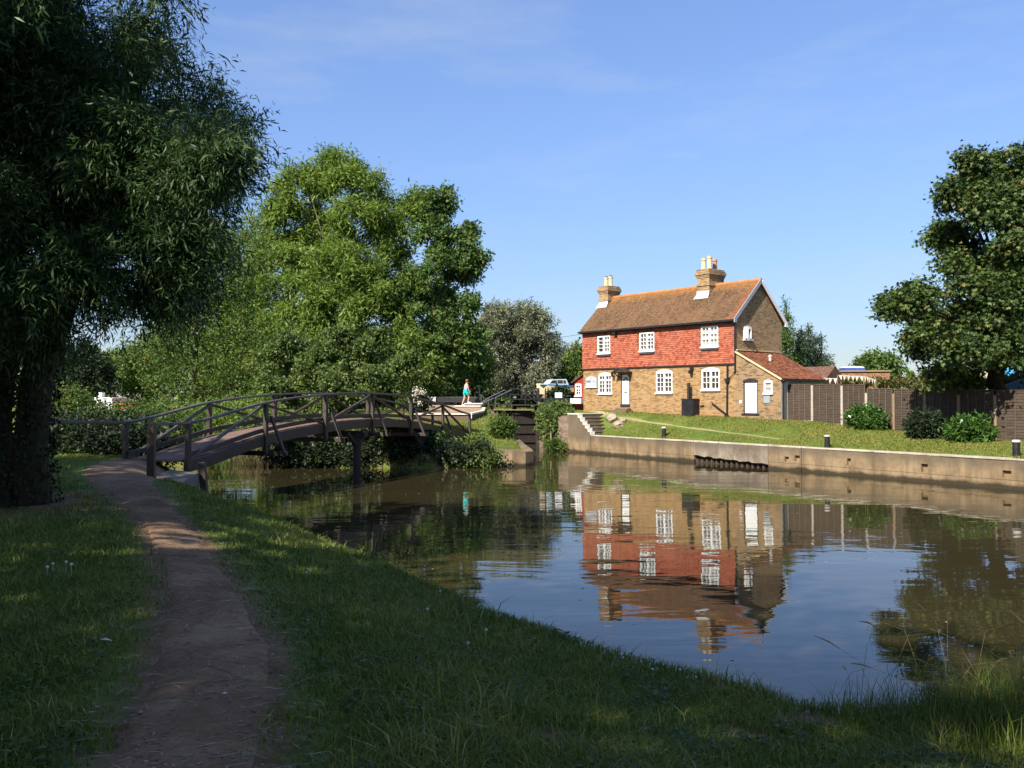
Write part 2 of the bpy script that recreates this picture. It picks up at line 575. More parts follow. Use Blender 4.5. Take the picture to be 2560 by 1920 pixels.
wn.links.new(wnz.outputs['Fac'], wrm.inputs['Value'])
wn.links.new(wrm.outputs[0], wins[0])
# the camera's film response to the bright horizon: the sky's brightness rolls off gently, its hue kept
wsp = wn.nodes.new('ShaderNodeSeparateColor')
wk = wn.nodes.new('ShaderNodeMath')
wk.operation = 'MULTIPLY_ADD'
wk.inputs[1].default_value, wk.inputs[2].default_value = .20, 1.0
wdv = wn.nodes.new('ShaderNodeVectorMath')
wdv.operation = 'DIVIDE'
wn.links.new(sky.outputs[0], wsp.inputs[0])
wn.links.new(wsp.outputs[1], wk.inputs[0])
wn.links.new(sky.outputs[0], wdv.inputs[0])
wn.links.new(wk.outputs[0], wdv.inputs[1])
wtn = wn.nodes.new('ShaderNodeVectorMath')
wtn.operation = 'MULTIPLY'
wtn.inputs[1].default_value = (1.09, 1.03, 1.10)
wn.links.new(wdv.outputs[0], wtn.inputs[0])
wn.links.new(wtn.outputs[0], wins[1])
wn.links.new([o for o in wmx.outputs if o.enabled][0], bg.inputs['Color'])
bg.inputs['Strength'].default_value = .15

SC.view_settings.view_transform = 'Standard'
SC.view_settings.look = 'None'
SC.view_settings.exposure = .88
SC.view_settings.gamma = 1
SC.render.engine = 'CYCLES'
SC.cycles.max_bounces = 6
SC.cycles.transparent_max_bounces = 8
SC.cycles.diffuse_bounces = 3
SC.cycles.glossy_bounces = 3
SC.cycles.use_denoising = True
SC.cycles.sample_clamp_indirect = 6

# ------------------------------------------------------------------ terrain
Q0, TD, ND = np.array((17., 29.5)), np.array((-.526, .8505)), np.array((.8505, .526))


def q(t, s, z):
    p = Q0 + TD * t + ND * s
    return (p[0], p[1], z)


def q2(t, s=0.):
    return tuple(Q0 + TD * t + ND * s)


WATER = [(-8.7, 25.4), (-7.7, 22.6), (-7.15, 20.9), (-3.6, 16.4), (-2.1, 13.7), (-.75, 11.6), (.3, 9.6), (.95, 8.85), (1.5, 8.1), (1.95, 7.6), (2.5, 6.95), (4.0, 6.75),
         (8, 3.5), (14, -6), (24, -24), (36, -45), q2(-90), q2(26.1), (2.2, 54), (1.7, 55.5), (1.7, 59), (-1.3, 59), (-1.3, 56), (-.75, 52.6), (.1, 46.3), (.6, 43.2), (.86, 40.6),
         (-.6, 40.2), (-2, 39.3), (-4, 38.9), (-7.6, 39.3), (-10, 42), (-13, 46), (-18, 50), (-30, 54), (-60, 60), (-60, 46), (-20, 38), (-14, 32), (-11, 28.6)]


def seg_dist(X, Y, a, b):
    ax, ay = a
    dx, dy = b[0] - ax, b[1] - ay
    t = np.clip(((X - ax) * dx + (Y - ay) * dy) / (dx * dx + dy * dy + 1e-12), 0, 1)
    return np.hypot(X - ax - t * dx, Y - ay - t * dy)


def line_dist(X, Y, pts):
    d = np.full(np.shape(X), 1e9)
    for a, b in zip(pts[:-1], pts[1:]):
        d = np.minimum(d, seg_dist(X, Y, a, b))
    return d


def shore(X, Y):
    """distance to the water's edge, positive on land"""
    ins = np.zeros(np.shape(X), bool)
    n = len(WATER)
    for i in range(n):
        x0, y0 = WATER[i]
        x1, y1 = WATER[(i + 1) % n]
        c = (y0 > Y) != (y1 > Y)
        with np.errstate(divide='ignore', invalid='ignore'):
            ins ^= c & (X < (x1 - x0) * (Y - y0) / (y1 - y0 + 1e-12) + x0)
    d = line_dist(X, Y, WATER + [WATER[0]])
    return np.where(ins, -d, d)


def sm(x):
    x = np.clip(x, 0, 1)
    return x * x * (3 - 2 * x)


def wob(X, Y, k, seed=0):
    r = np.random.default_rng(seed)
    o = 0
    for i in range(5):
        a = r.uniform(0, 6.28)
        f = k * r.uniform(.6, 1.9)
        o = o + np.sin((X * math.cos(a) + Y * math.sin(a)) * f + r.uniform(0, 6.28))
    return o / 5


def ground_z(X, Y):
    X, Y = np.asarray(X, float), np.asarray(Y, float)
    d = shore(X, Y)
    t = (X - Q0[0]) * TD[0] + (Y - Q0[1]) * TD[1]
    s = (X - Q0[0]) * ND[0] + (Y - Q0[1]) * ND[1]
    near = ((X >= -9.5) & (Y < 37.5) & (s < -.2)) | ((X < -9.5) & (Y < 33 + (-9.5 - X) * .4))
    zn = .80 + .58 * sm((d - .3) / np.interp(Y, [10, 18], [4.2, 1.5])) + .035 * wob(X, Y, 1.5, 3) * sm(d)
    right = (s > -.6) & (t < 26.2)
    zb = np.interp(t, [-20, 4, 8.8, 14, 17, 28], [1.25, 1.35, 1.63, 2.0, 2.09, 2.42])
    z0 = 1.0 + 1.2 * np.clip((t - 24.0) / 1.5, 0, 1) * sm((s - .1) / .2) - .35 * ((t > 23.7) & (t < 25.4) & (s < 1.9))
    zr = z0 + (zb - z0) * sm(s / np.interp(t, [8, 17, 28], [4.6, 3.9, 2.3])) + .03 * wob(X, Y, 1.3, 5)
    zi = np.clip(.62 + (Y - 41) * .125, .6, 2.38) + .04 * wob(X, Y, 1.1, 9)
    zl = np.where(near, zn, np.where(right, zr, zi))
    far = sm((np.hypot(X, Y) - 75) / 40)
    zl = zl * (1 - far) + 2.0 * far
    wb = np.where(near, .75, .22)
    dd = np.where((s > -.6) & (X > 1.2), d - .33, d)
    return np.where(dd > 0, zl * sm(dd / wb) ** .8, -1.3 * sm(-np.where(dd < d, dd * 6, d) / 1.6) - .02)


def gz(x, y):
    return float(ground_z(np.array([x]), np.array([y]))[0])


def ground_pt(x, y, y0=2.0, y1=80.):
    """where the line of sight through a measured point of the picture meets the ground"""
    Y = np.linspace(y0, y1, 4000)
    d = ray(x, y)
    Xs, Zs = d[0] / d[1] * Y, EYE + d[2] / d[1] * Y
    k = np.argmax(Zs < np.maximum(ground_z(Xs, Y), 0))
    return np.array((Xs[k], Y[k], gz(Xs[k], Y[k])))


TOWPATH = [(-.1, -6, .5), (-.6, 0, .46), (-1.46, 4, .42), (-1.70, 5, .42), (-1.97, 5.9, .41), (-2.50, 7.3, .38), (-3.07, 8.7, .37), (-4.2, 11.1, .34), (-5.45, 13.4, .40),
           (-7.2, 16.6, .60), (-8.6, 19.5, .95), (-9.6, 22.0, 1.05), (-10.0, 23.9, .9)]
LAWN_WORN = [ground_pt(x, y)[:2] for x, y in ((1502, 1036), (1545, 1042), (1600, 1051), (1660, 1060), (1720, 1069), (1790, 1078), (1860, 1086), (1950, 1098))]


def grid_axis(parts):
    out = []
    for a, b, st in parts:
        out += list(np.arange(a, b, st))
    return np.array(out)


xs = grid_axis([(-1500, -300, 200), (-300, -60, 30), (-60, -16, 1.5), (-16, 26, .24), (26, 60, 1.5), (60, 300, 30), (300, 1700, 200)])
ys = grid_axis([(-1500, -300, 200), (-300, -50, 30), (-50, 0, 2), (0, 62, .24), (62, 120, 2.5), (120, 400, 35), (400, 1800, 200)])
GX, GY = np.meshgrid(xs, ys)
GZ = ground_z(GX, GY)
nx, ny = len(xs), len(ys)
idx = np.arange(nx * ny).reshape(ny, nx)
Fq = np.stack([idx[:-1, :-1], idx[:-1, 1:], idx[1:, 1:], idx[1:, :-1]], -1).reshape(-1, 4)
ground = fast_mesh('ground', np.stack([GX, GY, GZ], -1).reshape(-1, 3), Fq, M_ground, smooth=True)
ground['kind'] = 'structure'
P1, P2 = ground_pt(1390, 1850), ground_pt(1870, 1840)
P3, P4 = ground_pt(2020, 1800), ground_pt(1560, 1560)
PATCHES = [(P1, .36), (P2, .26), (P3, .3), (P4, .10)]


def soil_mask(X, Y):
    d = line_dist(X, Y, [p[:2] for p in TOWPATH])
    k = np.clip(1.1 - d / (.74 + .16 * wob(X, Y, 3., 33)), 0, 1)
    for p, r in PATCHES:
        k = np.maximum(k, np.clip(1.4 - np.hypot((X - p[0]) / r, (Y - p[1]) / (r * .8)), 0, 1))
    k = np.maximum(k, np.clip(1.5 - np.hypot(X + 7.6, Y - 13.6) / 2.2, 0, 1) * .9)
    k = np.maximum(k, ((X < -3.2 - (Y - 40) * .1) & (Y > 37) & (Y < 51.5)) * .4)      # bare earth under the island trees
    k = np.maximum(k, ((shore(X, Y) < .45) & (Y < 40)) * .35)
    return k


gx, gy = GX.ravel(), GY.ravel()
a = ground.data.attributes.new('soil', 'FLOAT', 'POINT')
a.data.foreach_set('value', soil_mask(gx, gy).astype(np.float32))
a = ground.data.attributes.new('worn', 'FLOAT', 'POINT')
wl = (np.clip(1.2 - line_dist(gx, gy, [(2.4, 54.6), (3.2, 53.3), (5.6, 52.0)]) / .7, 0, 1) * .8)
a.data.foreach_set('value', wl.astype(np.float32))



def track(name, line, w, mat, seed):
    L = np.array(line)
    s_ = np.concatenate([[0], np.cumsum(np.hypot(np.diff(L[:, 0]), np.diff(L[:, 1])))])
    t_ = np.linspace(0, s_[-1], int(s_[-1] / .12))
    x, y = np.interp(t_, s_, L[:, 0]), np.interp(t_, s_, L[:, 1])
    for _ in range(14):
        x[1:-1], y[1:-1] = (x[:-2] + x[2:]) / 2, (y[:-2] + y[2:]) / 2
    a, b = np.gradient(x), np.gradient(y)
    n_ = np.hypot(a, b)
    w0 = w * np.clip(1 + .5 * wob(t_, t_ * 0, 1.7, seed) + .35 * wob(t_, t_ * 0, 6, seed + 1), .25, 2) * np.clip(1.25 - t_ / s_[-1], .2, 1)
    U = np.linspace(-1, 1, 5)
    X_, Y_ = x[:, None] - (b / n_)[:, None] * w0[:, None] * U, y[:, None] + (a / n_)[:, None] * w0[:, None] * U
    Z_ = ground_z(X_, Y_) + .02 - .03 * np.abs(U) ** 3
    m = len(t_)
    ii = np.arange(m * 5).reshape(m, 5)
    o = fast_mesh(name, np.stack([X_, Y_, Z_], -1).reshape(-1, 3), np.stack([ii[:-1, :-1], ii[:-1, 1:], ii[1:, 1:], ii[1:, :-1]], -1).reshape(-1, 4), mat, smooth=True)
    o['kind'] = 'structure'
    return o


track('lawn_footpath', LAWN_WORN, .10, concrete('dry_worn_earth', (.18, .16, .07), (.28, .24, .12), (.16, .16, .06), streak=False), 41)

# river: one sheet under the banks
river = MB().add([(-75, -60, 0), (75, -60, 0), (75, 62, 0), (-75, 62, 0)], [(0, 1, 2, 3)]).build('river_water', M_water)
river['kind'] = 'structure'

# towpath: a sheet of trodden earth just above the turf, its edges ragged
pts = []
TP = np.array(TOWPATH)
tl = np.concatenate([[0], np.cumsum(np.hypot(np.diff(TP[:, 0]), np.diff(TP[:, 1])))])
nl = 260
tt = np.linspace(0, tl[-1], nl)
cx, cy, cw = (np.interp(tt, tl, TP[:, i]) for i in range(3))
for _ in range(3):
    cx[1:-1] = (cx[:-2] + 2 * cx[1:-1] + cx[2:]) / 4
    cy[1:-1] = (cy[:-2] + 2 * cy[1:-1] + cy[2:]) / 4
tx, ty = np.gradient(cx), np.gradient(cy)
tn = np.hypot(tx, ty)
px_, py_ = -ty / tn, tx / tn
nw = 15
us = np.linspace(-1, 1, nw)
el = cw * (1 + .16 * wob(tt, tt * 0, 2.2, 21) + .1 * wob(tt, tt * 0, 7., 22))
er = cw * (1 + .16 * wob(tt, tt * 0, 2.0, 23) + .1 * wob(tt, tt * 0, 8., 24))
E_ = np.where(us[None, :] > 0, el[:, None], er[:, None]) * us[None, :] * .80
VX, VY = cx[:, None] + px_[:, None] * E_, cy[:, None] + py_[:, None] * E_
VZ = ground_z(VX, VY) + .022 * (1 - us[None, :] ** 2) ** .5 + .004 - .012 * (np.abs(us[None, :]) > .97) + .006 * wob(VX, VY, 6., 31)
idx = np.arange(nl * nw).reshape(nl, nw)
Fq = np.stack([idx[:-1, :-1], idx[1:, :-1], idx[1:, 1:], idx[:-1, 1:]], -1).reshape(-1, 4)
tow = fast_mesh('towpath', np.stack([VX, VY, VZ], -1).reshape(-1, 3), Fq, M_path, smooth=True)
tow['kind'] = 'structure'


def wall_grid(mb, x0, x1, z0, z1, holes, depth, fn, back=False):
    """a flat wall with rectangular openings and their reveals; fn(x, depth, z) -> xyz"""
    X = sorted({x0, x1, *[h[0] for h in holes], *[h[1] for h in holes]})
    Z = sorted({z0, z1, *[h[2] for h in holes], *[h[3] for h in holes]})
    for a, b in zip(X[:-1], X[1:]):
        for c, d in zip(Z[:-1], Z[1:]):
            mx, mz = (a + b) / 2, (c + d) / 2
            if any(h[0] < mx < h[1] and h[2] < mz < h[3] for h in holes):
                continue
            mb.add([fn(a, 0, c), fn(b, 0, c), fn(b, 0, d), fn(a, 0, d)], [(0, 1, 2, 3)])
    for a, b, c, d in holes:
        mb.add([fn(a, 0, c), fn(b, 0, c), fn(b, depth, c), fn(a, depth, c)], [(0, 1, 2, 3)])
        mb.add([fn(a, 0, d), fn(a, depth, d), fn(b, depth, d), fn(b, 0, d)], [(0, 1, 2, 3)])
        mb.add([fn(a, 0, c), fn(a, depth, c), fn(a, depth, d), fn(a, 0, d)], [(0, 1, 2, 3)])
        mb.add([fn(b, 0, c), fn(b, 0, d), fn(b, depth, d), fn(b, depth, c)], [(0, 1, 2, 3)])
        if back:
            mb.add([fn(a, depth, c), fn(b, depth, c), fn(b, depth, d), fn(a, depth, d)], [(0, 1, 2, 3)])
    return mb


# ------------------------------------------------------------------ quay wall along the lawn
quay = thing('quay_wall', 'long weathered concrete quay wall with pale coping holding up the lawn', 'quay wall', q(10, .3, 0))


def qbox(mb, t0, t1, s0, s1, z0, z1):
    vs = [q(t, s, z) for z in (z0, z1) for t, s in ((t0, s0), (t1, s0), (t1, s1), (t0, s1))]
    return mb.add(vs, [(0, 1, 2, 3), (4, 7, 6, 5), (0, 4, 5, 1), (1, 5, 6, 2), (2, 6, 7, 3), (3, 7, 4, 0)])


def qseg(t0, t1, holes=(), mat=None, lip=0.):
    mb = MB()
    JZ = .31
    wall_grid(mb, t0, t1, JZ, .97, [h for h in holes if h[2] > JZ], .13, lambda x, y, z: q(x, y - lip, z), back=True)
    wall_grid(mb, t0, t1, -1.2, JZ - .012, [(h[0], h[1], h[2], JZ - .013) for h in holes if h[2] <= JZ], .22, lambda x, y, z: q(x, y + .012 - lip, z), back=True)
    mb.add([q(t0, -lip, JZ), q(t1, -lip, JZ), q(t1, .1, JZ), q(t0, .1, JZ)], [(0, 1, 2, 3)])
    mb.add([q(t0, .03, JZ - .03), q(t1, .03, JZ - .03), q(t1, .03, JZ + .02), q(t0, .03, JZ + .02)], [(0, 1, 2, 3)])
    qbox(mb, t0, t1, .24, .75, -1.2, .96)
    mb.add([q(t0, -lip, .97), q(t1, -lip, .97), q(t1, .24, .97), q(t0, .24, .97)], [(0, 1, 2, 3)])
    mb.add([q(t0, -lip, -1.2), q(t0, -lip, .97), q(t0, .24, .97), q(t0, .24, -1.2)], [(0, 1, 2, 3)])
    mb.add([q(t1, -lip, -1.2), q(t1, .24, -1.2), q(t1, .24, .97), q(t1, -lip, .97)], [(0, 1, 2, 3)])
    return mb.build('wall_segment', mat or M_wall, quay, world=True, fix=False)


def tq(x):
    r = (x - 1280) / F_
    return (Q0[0] - r * Q0[1]) / (r * TD[1] - TD[0])


def hole(xa, xb, za, zb):
    return (tq(xb), tq(xa), za, zb)


qseg(15.66, 23.9)
qseg(9.22, 11.0, [hole(1961, 1972, .36, .58), hole(1986, 1999, .42, .66)], lip=.015)
qseg(-1.9, 9.2, [hole(2116, 2126, .40, .68), hole(2301, 2318, .34, .66), hole(2504, 2526, .38, .62)])
qseg(-90, -1.93, lip=.02)
mb = MB()
n_ = 40
low = [.33 + .02 * math.sin(i * .9) + .03 * random.random() - .004 * i for i in range(n_ + 1)]
for i in range(n_):
    ta, tb = 11.02 + (15.64 - 11.02) * i / n_, 11.02 + (15.64 - 11.02) * (i + 1) / n_
    za, zb = low[n_ - i], low[n_ - i - 1]
    vs = [q(ta, -.03, za), q(tb, -.03, zb), q(tb, .7, zb), q(ta, .7, za), q(ta, -.03, .97), q(tb, -.03, .97), q(tb, .7, .97), q(ta, .7, .97)]
    mb.add(vs, [(0, 3, 2, 1), (4, 5, 6, 7), (0, 1, 5, 4), (2, 3, 7, 6)] + ([(3, 0, 4, 7)] if i == 0 else []) + ([(1, 2, 6, 5)] if i == n_ - 1 else []))
mb.build('wall_segment', M_rough, quay, world=True)
mb = MB()
k = 0
t = 11.05
while t < 15.6:                               # rusty sheet piling under the hollow
    for (a0, s0), (a1, s1) in zip([(0, .12), (.10, .12), (.16, .36), (.26, .36)], [(.10, .12), (.16, .36), (.26, .36), (.32, .12)]):
        mb.add([q(t + a0, s0, -1.2), q(t + a1, s1, -1.2), q(t + a1, s1, .17), q(t + a0, s0, .17)], [(0, 1, 2, 3)])
    t += .32
qbox(mb, 11.03, 15.63, .5, .6, -1.2, .6)
mb.build('sheet_piling', plain('rusty_piling', (.07, .05, .04), .4, 5, .8), quay, world=True, fix=False)
mb = MB()
for t0, t1 in ((-90, -1.95), (-1.9, 9.19), (9.23, 11.0), (11.03, 15.64), (15.68, 23.9)):
    tt_ = t0
    while tt_ < t1 - .01:
        te = min(t1, tt_ + random.uniform(1.6, 3))
        lo_, z_ = -.025 + random.uniform(-.02, .012), 1.035 + random.uniform(-.012, .012)
        qbox(mb, tt_ + .006, te - .006, lo_, .42, .975, z_)
        tt_ = te
mb.build('coping', M_cope, quay, world=True, bevel=.012)

# steps at the end of the quay
steps = thing('stone_steps', 'flight of worn stone steps with white edges at the end of the quay wall', 'steps', q(24.8, .9, 1.0))
NS, T0, T1 = 6, 23.95, 25.35
for i in range(NS):
    mb = MB()
    z1 = 1.04 + (i + 1) * 1.16 / NS
    tk = T0 + (T1 - T0) * i / NS
    qbox(mb, tk, T0 + (T1 - T0) * (i + 1) / NS + .05, .29, 1.76, .4, z1 - .05)
    mb.build('riser', M_step, steps, world=True, bevel=.01)
    mb = MB()
    qbox(mb, tk - .025, T0 + (T1 - T0) * (i + 1) / NS - .03, .3, 1.78, z1 - .047, z1)
    mb.build('tread', M_wall, steps, world=True, bevel=.01)
mb = MB()
poly = [(23.92, -1.2)] + sum([[(T0 + (T1 - T0) * i / NS, 1.0 + i * 1.16 / NS), (T0 + (T1 - T0) * i / NS, 1.0 + (i + 1) * 1.16 / NS)] for i in range(NS)], []) + [(26.1, 2.16), (26.1, -1.2)]
mb.prism(poly, 0, .27, lambda u, v, w: q(u, w, v))
mb.build('cheek_wall', M_wall, steps, world=True)
mb = MB()
for i in range(NS):
    tk = T0 + (T1 - T0) * i / NS
    z1 = 1.0 + (i + 1) * 1.16 / NS
    qbox(mb, tk - .03, tk + (T1 - T0) / NS - .033, -.02, .28, z1 + .003, z1 + .045)
    qbox(mb, tk - .035, tk + .02, -.015, .285, z1 - 1.16 / NS + .05, z1)
qbox(mb, T1 - .03, 26.15, -.025, 1.8, 2.165, 2.235)
mb.build('edge_coping', plain('white_painted_edge', (.66, .63, .56), .12, 8, .8), steps, world=True)

# old lock entrance wall left of the steps, half under ivy
lw = thing('lock_entrance_wall', 'crumbling brick lock entrance wall draped in ivy beside the steps', 'lock wall', (2.5, 53.6, 0))
mb = MB()
LWP = [q2(26.1), (2.75, 52.6), (2.2, 54), (1.72, 55.5), (1.68, 62)]
tops = [2.16, 2.0, 1.95, 2.2, 2.35]
for (a_, ta), (b_, tb) in zip(list(zip(LWP, tops))[:-1], list(zip(LWP, tops))[1:]):
    off = .7
    vs = [(a_[0], a_[1], -1.2), (b_[0], b_[1], -1.2), (b_[0] + off, b_[1] + .3, -1.2), (a_[0] + off, a_[1] + .3, -1.2),
          (a_[0] + .08, a_[1], ta), (b_[0] + .08, b_[1], tb), (b_[0] + off, b_[1] + .3, tb), (a_[0] + off, a_[1] + .3, ta)]
    mb.add(vs, [(0, 3, 2, 1), (4, 5, 6, 7), (0, 1, 5, 4), (1, 2, 6, 5), (2, 3, 7, 6), (3, 0, 4, 7)])
mb.build('wall', M_lockbrick, lw, world=True)
mb = MB()
for i in range(9):
    x, y = 2.05 + random.uniform(-.2, .9), 53.4 - random.uniform(0, 1.5)
mb.tube([(2.35, 52.9, -.3), (2.3, 52.95, 1.6)], .05, 8)
mb.build('mooring_stake', M_wpost, lw, world=True)


def rock(mb, c, r, sq=(1, 1, .7)):
    import mathutils
    a0 = rng.uniform(0, 6.28)
    rings = []
    for j in range(6):
        ph = math.pi * (j + .5) / 6
        rr = math.sin(ph)
        rings.append([(c[0] + sq[0] * r * rr * math.cos(a0 + k * 6.283 / 7) * rng.uniform(.75, 1.1), c[1] + sq[1] * r * rr * math.sin(a0 + k * 6.283 / 7) * rng.uniform(.75, 1.1),
                       c[2] - sq[2] * r * math.cos(ph)) for k in range(7)])
    mb.loft(rings)


for i, ((x, y), r, lab) in enumerate([((1532, 1052), .42, 'broken pale stone slab leaning beside the top of the quay steps'), ((1546, 1068), .36, 'squarish pale boulder in the grass, the lowest beside the quay steps'),
                                      ((1558, 1056), .24, 'smallest pale stone in the grass by the quay steps')]):
    p = ground_pt(x, y)
    mb = MB()
    rock(mb, (0, 0, .12), r, (1, .8, .7))
    o = mb.build('rubble_stone', M_stone)
    o.location = p
    tag(o, lab, 'stone', 'rubble stones beside the quay steps')
p = ground_pt(1520, 1066)
mb = MB()
mb.prism([(0, -.3), (1.3, -.3), (1.1, .28), (.0, .62)], -.12, .12, lambda u, v, w: q(23.3 + u, 1.95 + w, 1.3 + v))
o = mb.build('low_side_wall', M_wall, bevel=.03)
tag(o, 'short sloping concrete side wall on the lawn side of the quay steps', 'side wall')

# bollards
first = None
for (x, y, h, lab) in ((1660, 1092, .50, 'small black bollard with white cap on the lawn nearest the quay steps'),
                       (2068, 1118, .50, 'black bollard with white cap in front of the clipped laurel bush'),
                       (2541, 1141, .58, 'black bollard with white cap nearest the shaded end of the fence')):
    p = ground_pt(x, y)
    if first is None:
        first = thing('mooring_bollard', lab, 'bollard', p, 0, 'mooring bollards along the quay')
        mb = MB().cyl(0, 0, -.2, h - .06, .12, .105, 14)
        mb.build('post', M_black, first, bevel=.01)
        MB().tube([(0, 0, h - .058), (0, 0, h - .02), (0, 0, h + .012)], [.125, .125, .085], 14).build('cap', plain('chalky_white', (.5, .47, .41), .12, 9, .8), first)
    else:
        c = copy_tree(first)
        c.location = p
        c['label'] = lab
        if h > .55:
            c.scale = (1.12, 1.12, 1.12)

# ------------------------------------------------------------------ the lock cottage
HROT = math.atan2(-.768, .64)
house = thing('brick_cottage', 'two storey lock cottage of yellow brick and red hung tiles under a brown tiled roof', 'cottage', (11.6, 46, 0), HROT)
HL, HD = -11.25, 4.16
idf = lambda x, y, z: (x, y, z)
gw = [(-9.91, -8.83, 3.40, 4.50), (-5.37, -4.22, 3.42, 4.56), (-2.17, -1.01, 3.56, 4.58)]
uw = [(-9.97, -8.94, 5.83, 6.84), (-6.58, -5.5, 5.83, 6.85), (-2.17, -1.08, 5.86, 6.93)]
door_h = (-8.10, -7.42, 2.62, 4.53)
mb = MB()
wall_grid(mb, HL, 0, 1.5, 4.93, gw + [door_h], .14, idf)
mb.build('front_wall', M_brick, house)
mb = MB()
wall_grid(mb, HL, 0, 4.93, 7.2, uw, .14, idf)
# gable wall with its window opening
gwin = (.68, 1.36, 6.20, 6.80)
wall_grid(mb, 0, HD, 1.5, 7.2, [gwin], .14, lambda x, y, z: (-y, x, z))
mb.add([(0, 0, 7.2), (0, HD, 7.2), (0, HD / 2, 9.33)], [(0, 1, 2)])
mb.add([(HL, 0, 1.5), (HL, HD, 1.5), (HL, HD, 7.2), (HL, HD / 2, 9.33), (HL, 0, 7.2)], [(0, 4, 3, 2, 1)])
mb.add([(HL, HD, 1.5), (0, HD, 1.5), (0, HD, 7.2), (HL, HD, 7.2)], [(0, 3, 2, 1)])
mb.build('gable_wall', M_brown, house, fix=False)
# dark room behind the openings
mb = MB()
mb.box(HL + .2, .5, 1.6, -.2, 3.9, 7.1)
mb.build('room_inside', plain('dim_room', (.10, .085, .065), .3, 2, .9), house)


def tiles(mb, org, u, v, nrm, ulen, vlen, tw, th, lift=.018, jit=.004, skip=None, u0=0.):
    """courses of lapped tiles: each tile a tilted plate with its own tail edge"""
    org, u, v, nrm = Vector(org), Vector(u), Vector(v), Vector(nrm)
    rows = int(round(vlen / th))
    for r in range(rows):
        cols = int(ulen / tw) + 2
        a0 = -(tw / 2 if r % 2 else 0)
        for c in range(cols):
            a, b = max(0, a0 + c * tw + .002), min(ulen, a0 + (c + 1) * tw - .002)
            if b - a < .01:
                continue
            if skip and skip(a, b, r * th, (r + 1) * th):
                continue
            j = random.gauss(0, jit)
            dz = random.gauss(0, .004)
            lo, hi = r * th + dz - .004, min(vlen, (r + 1) * th + .012)
            n0 = lift + j
            P = [org + u * a + v * lo + nrm * n0, org + u * b + v * lo + nrm * (n0 + random.gauss(0, jit * .6)), org + u * b + v * hi + nrm * .002, org + u * a + v * hi + nrm * .002,
                 org + u * a + v * lo + nrm * -.01, org + u * b + v * lo + nrm * -.01]
            mb.add(P, [(0, 1, 2, 3), (4, 5, 1, 0)])


def hskip(a, b, lo, hi):
    for w in uw:
        if b + HL > w[0] + .02 and a + HL < w[1] - .02 and hi + 4.92 > w[2] + .03 and lo + 4.92 < w[3] - .03:
            return True
    return False


mb = MB()
tiles(mb, (HL - .06, -.02, 4.92), (1, 0, 0), (0, 0, 1), (0, -1, 0), -HL + .02, 2.28, .165, .107, .026, .003, hskip)
mb.add([(HL - .06, -.018, 4.93), (-.06, -.018, 4.93), (-.06, .02, 4.90), (HL - .06, .02, 4.90)], [(0, 1, 2, 3)])
mb.build('hung_tiles', M_hung, house, fix=False)
mb = MB()
mb.box(HL - .06, -.085, 4.845, -.05, -.002, 4.905)
mb.build('tile_shadow_strip', M_gate, house)  # dark strip under the hung tiles, stands in for their shadow

# roof
EY, EZ, RZ = -.24, 7.18, 9.42
sl = Vector((0, HD / 2 - EY, RZ - EZ))
sv = sl.normalized()
roof = MB()
tiles(roof, (HL - .14, EY, EZ), (1, 0, 0), sv, (0, -sv.z, sv.y), -HL + .28, sl.length, .165, .1, .02, .004)
bv = Vector((0, -sv.y, sv.z))
tiles(roof, (.14, HD - EY, EZ), (-1, 0, 0), bv, (0, sv.z, sv.y), -HL + .28, sl.length, .33, .2, .02, .004)
x0, x1 = HL - .14, .14
roof.add([(x0, EY, EZ - .06), (x1, EY, EZ - .06), (x1, HD / 2, RZ - .06), (x0, HD / 2, RZ - .06)], [(0, 1, 2, 3)])
roof.add([(x0, HD - EY, EZ - .06), (x1, HD - EY, EZ - .06), (x1, HD / 2, RZ - .06), (x0, HD / 2, RZ - .06)], [(3, 2, 1, 0)])
roof_o = roof.build('roof', M_roof, house, fix=False)
mb = MB()
xx = x0
while xx < x1 - .02:
    xe = min(x1, xx + .45)
    jz = random.gauss(0, .006)
    mb.tube([(xx + .006, HD / 2, RZ - .02 + jz), (xe - .006, HD / 2, RZ - .02 + jz * .5)], [.115, .112], 12)
    xx = xe
mb.build('ridge_tiles', M_ridge, roof_o)
mb = MB()
mb.bar((.15, EY - .02, EZ - .03), (.15, HD / 2, RZ - .05), .035, .2, (0, -1, 1))
mb.box(.12, EY - .08, EZ - .17, .18, EY + .12, EZ + .02)
mb.build('bargeboard', M_shadeboard, roof_o)
mb = MB()
mb.bar((.15, HD - EY + .02, EZ - .03), (.15, HD / 2 + .06, RZ - .1), .035, .2, (0, 1, 1))
mb.box(.12, HD - EY - .12, EZ - .17, .18, HD - EY + .08, EZ + .02)
mb.build('bargeboard', M_white, roof_o)
mb = MB()
mb.box(HL - .16, EY - .10, EZ - .10, .11, EY + .01, EZ + .005)
mb.box(HL - .1, EY + .02, EZ - .14, .1, -.05, EZ - .07)
mb.build('gutter', M_black, roof_o)


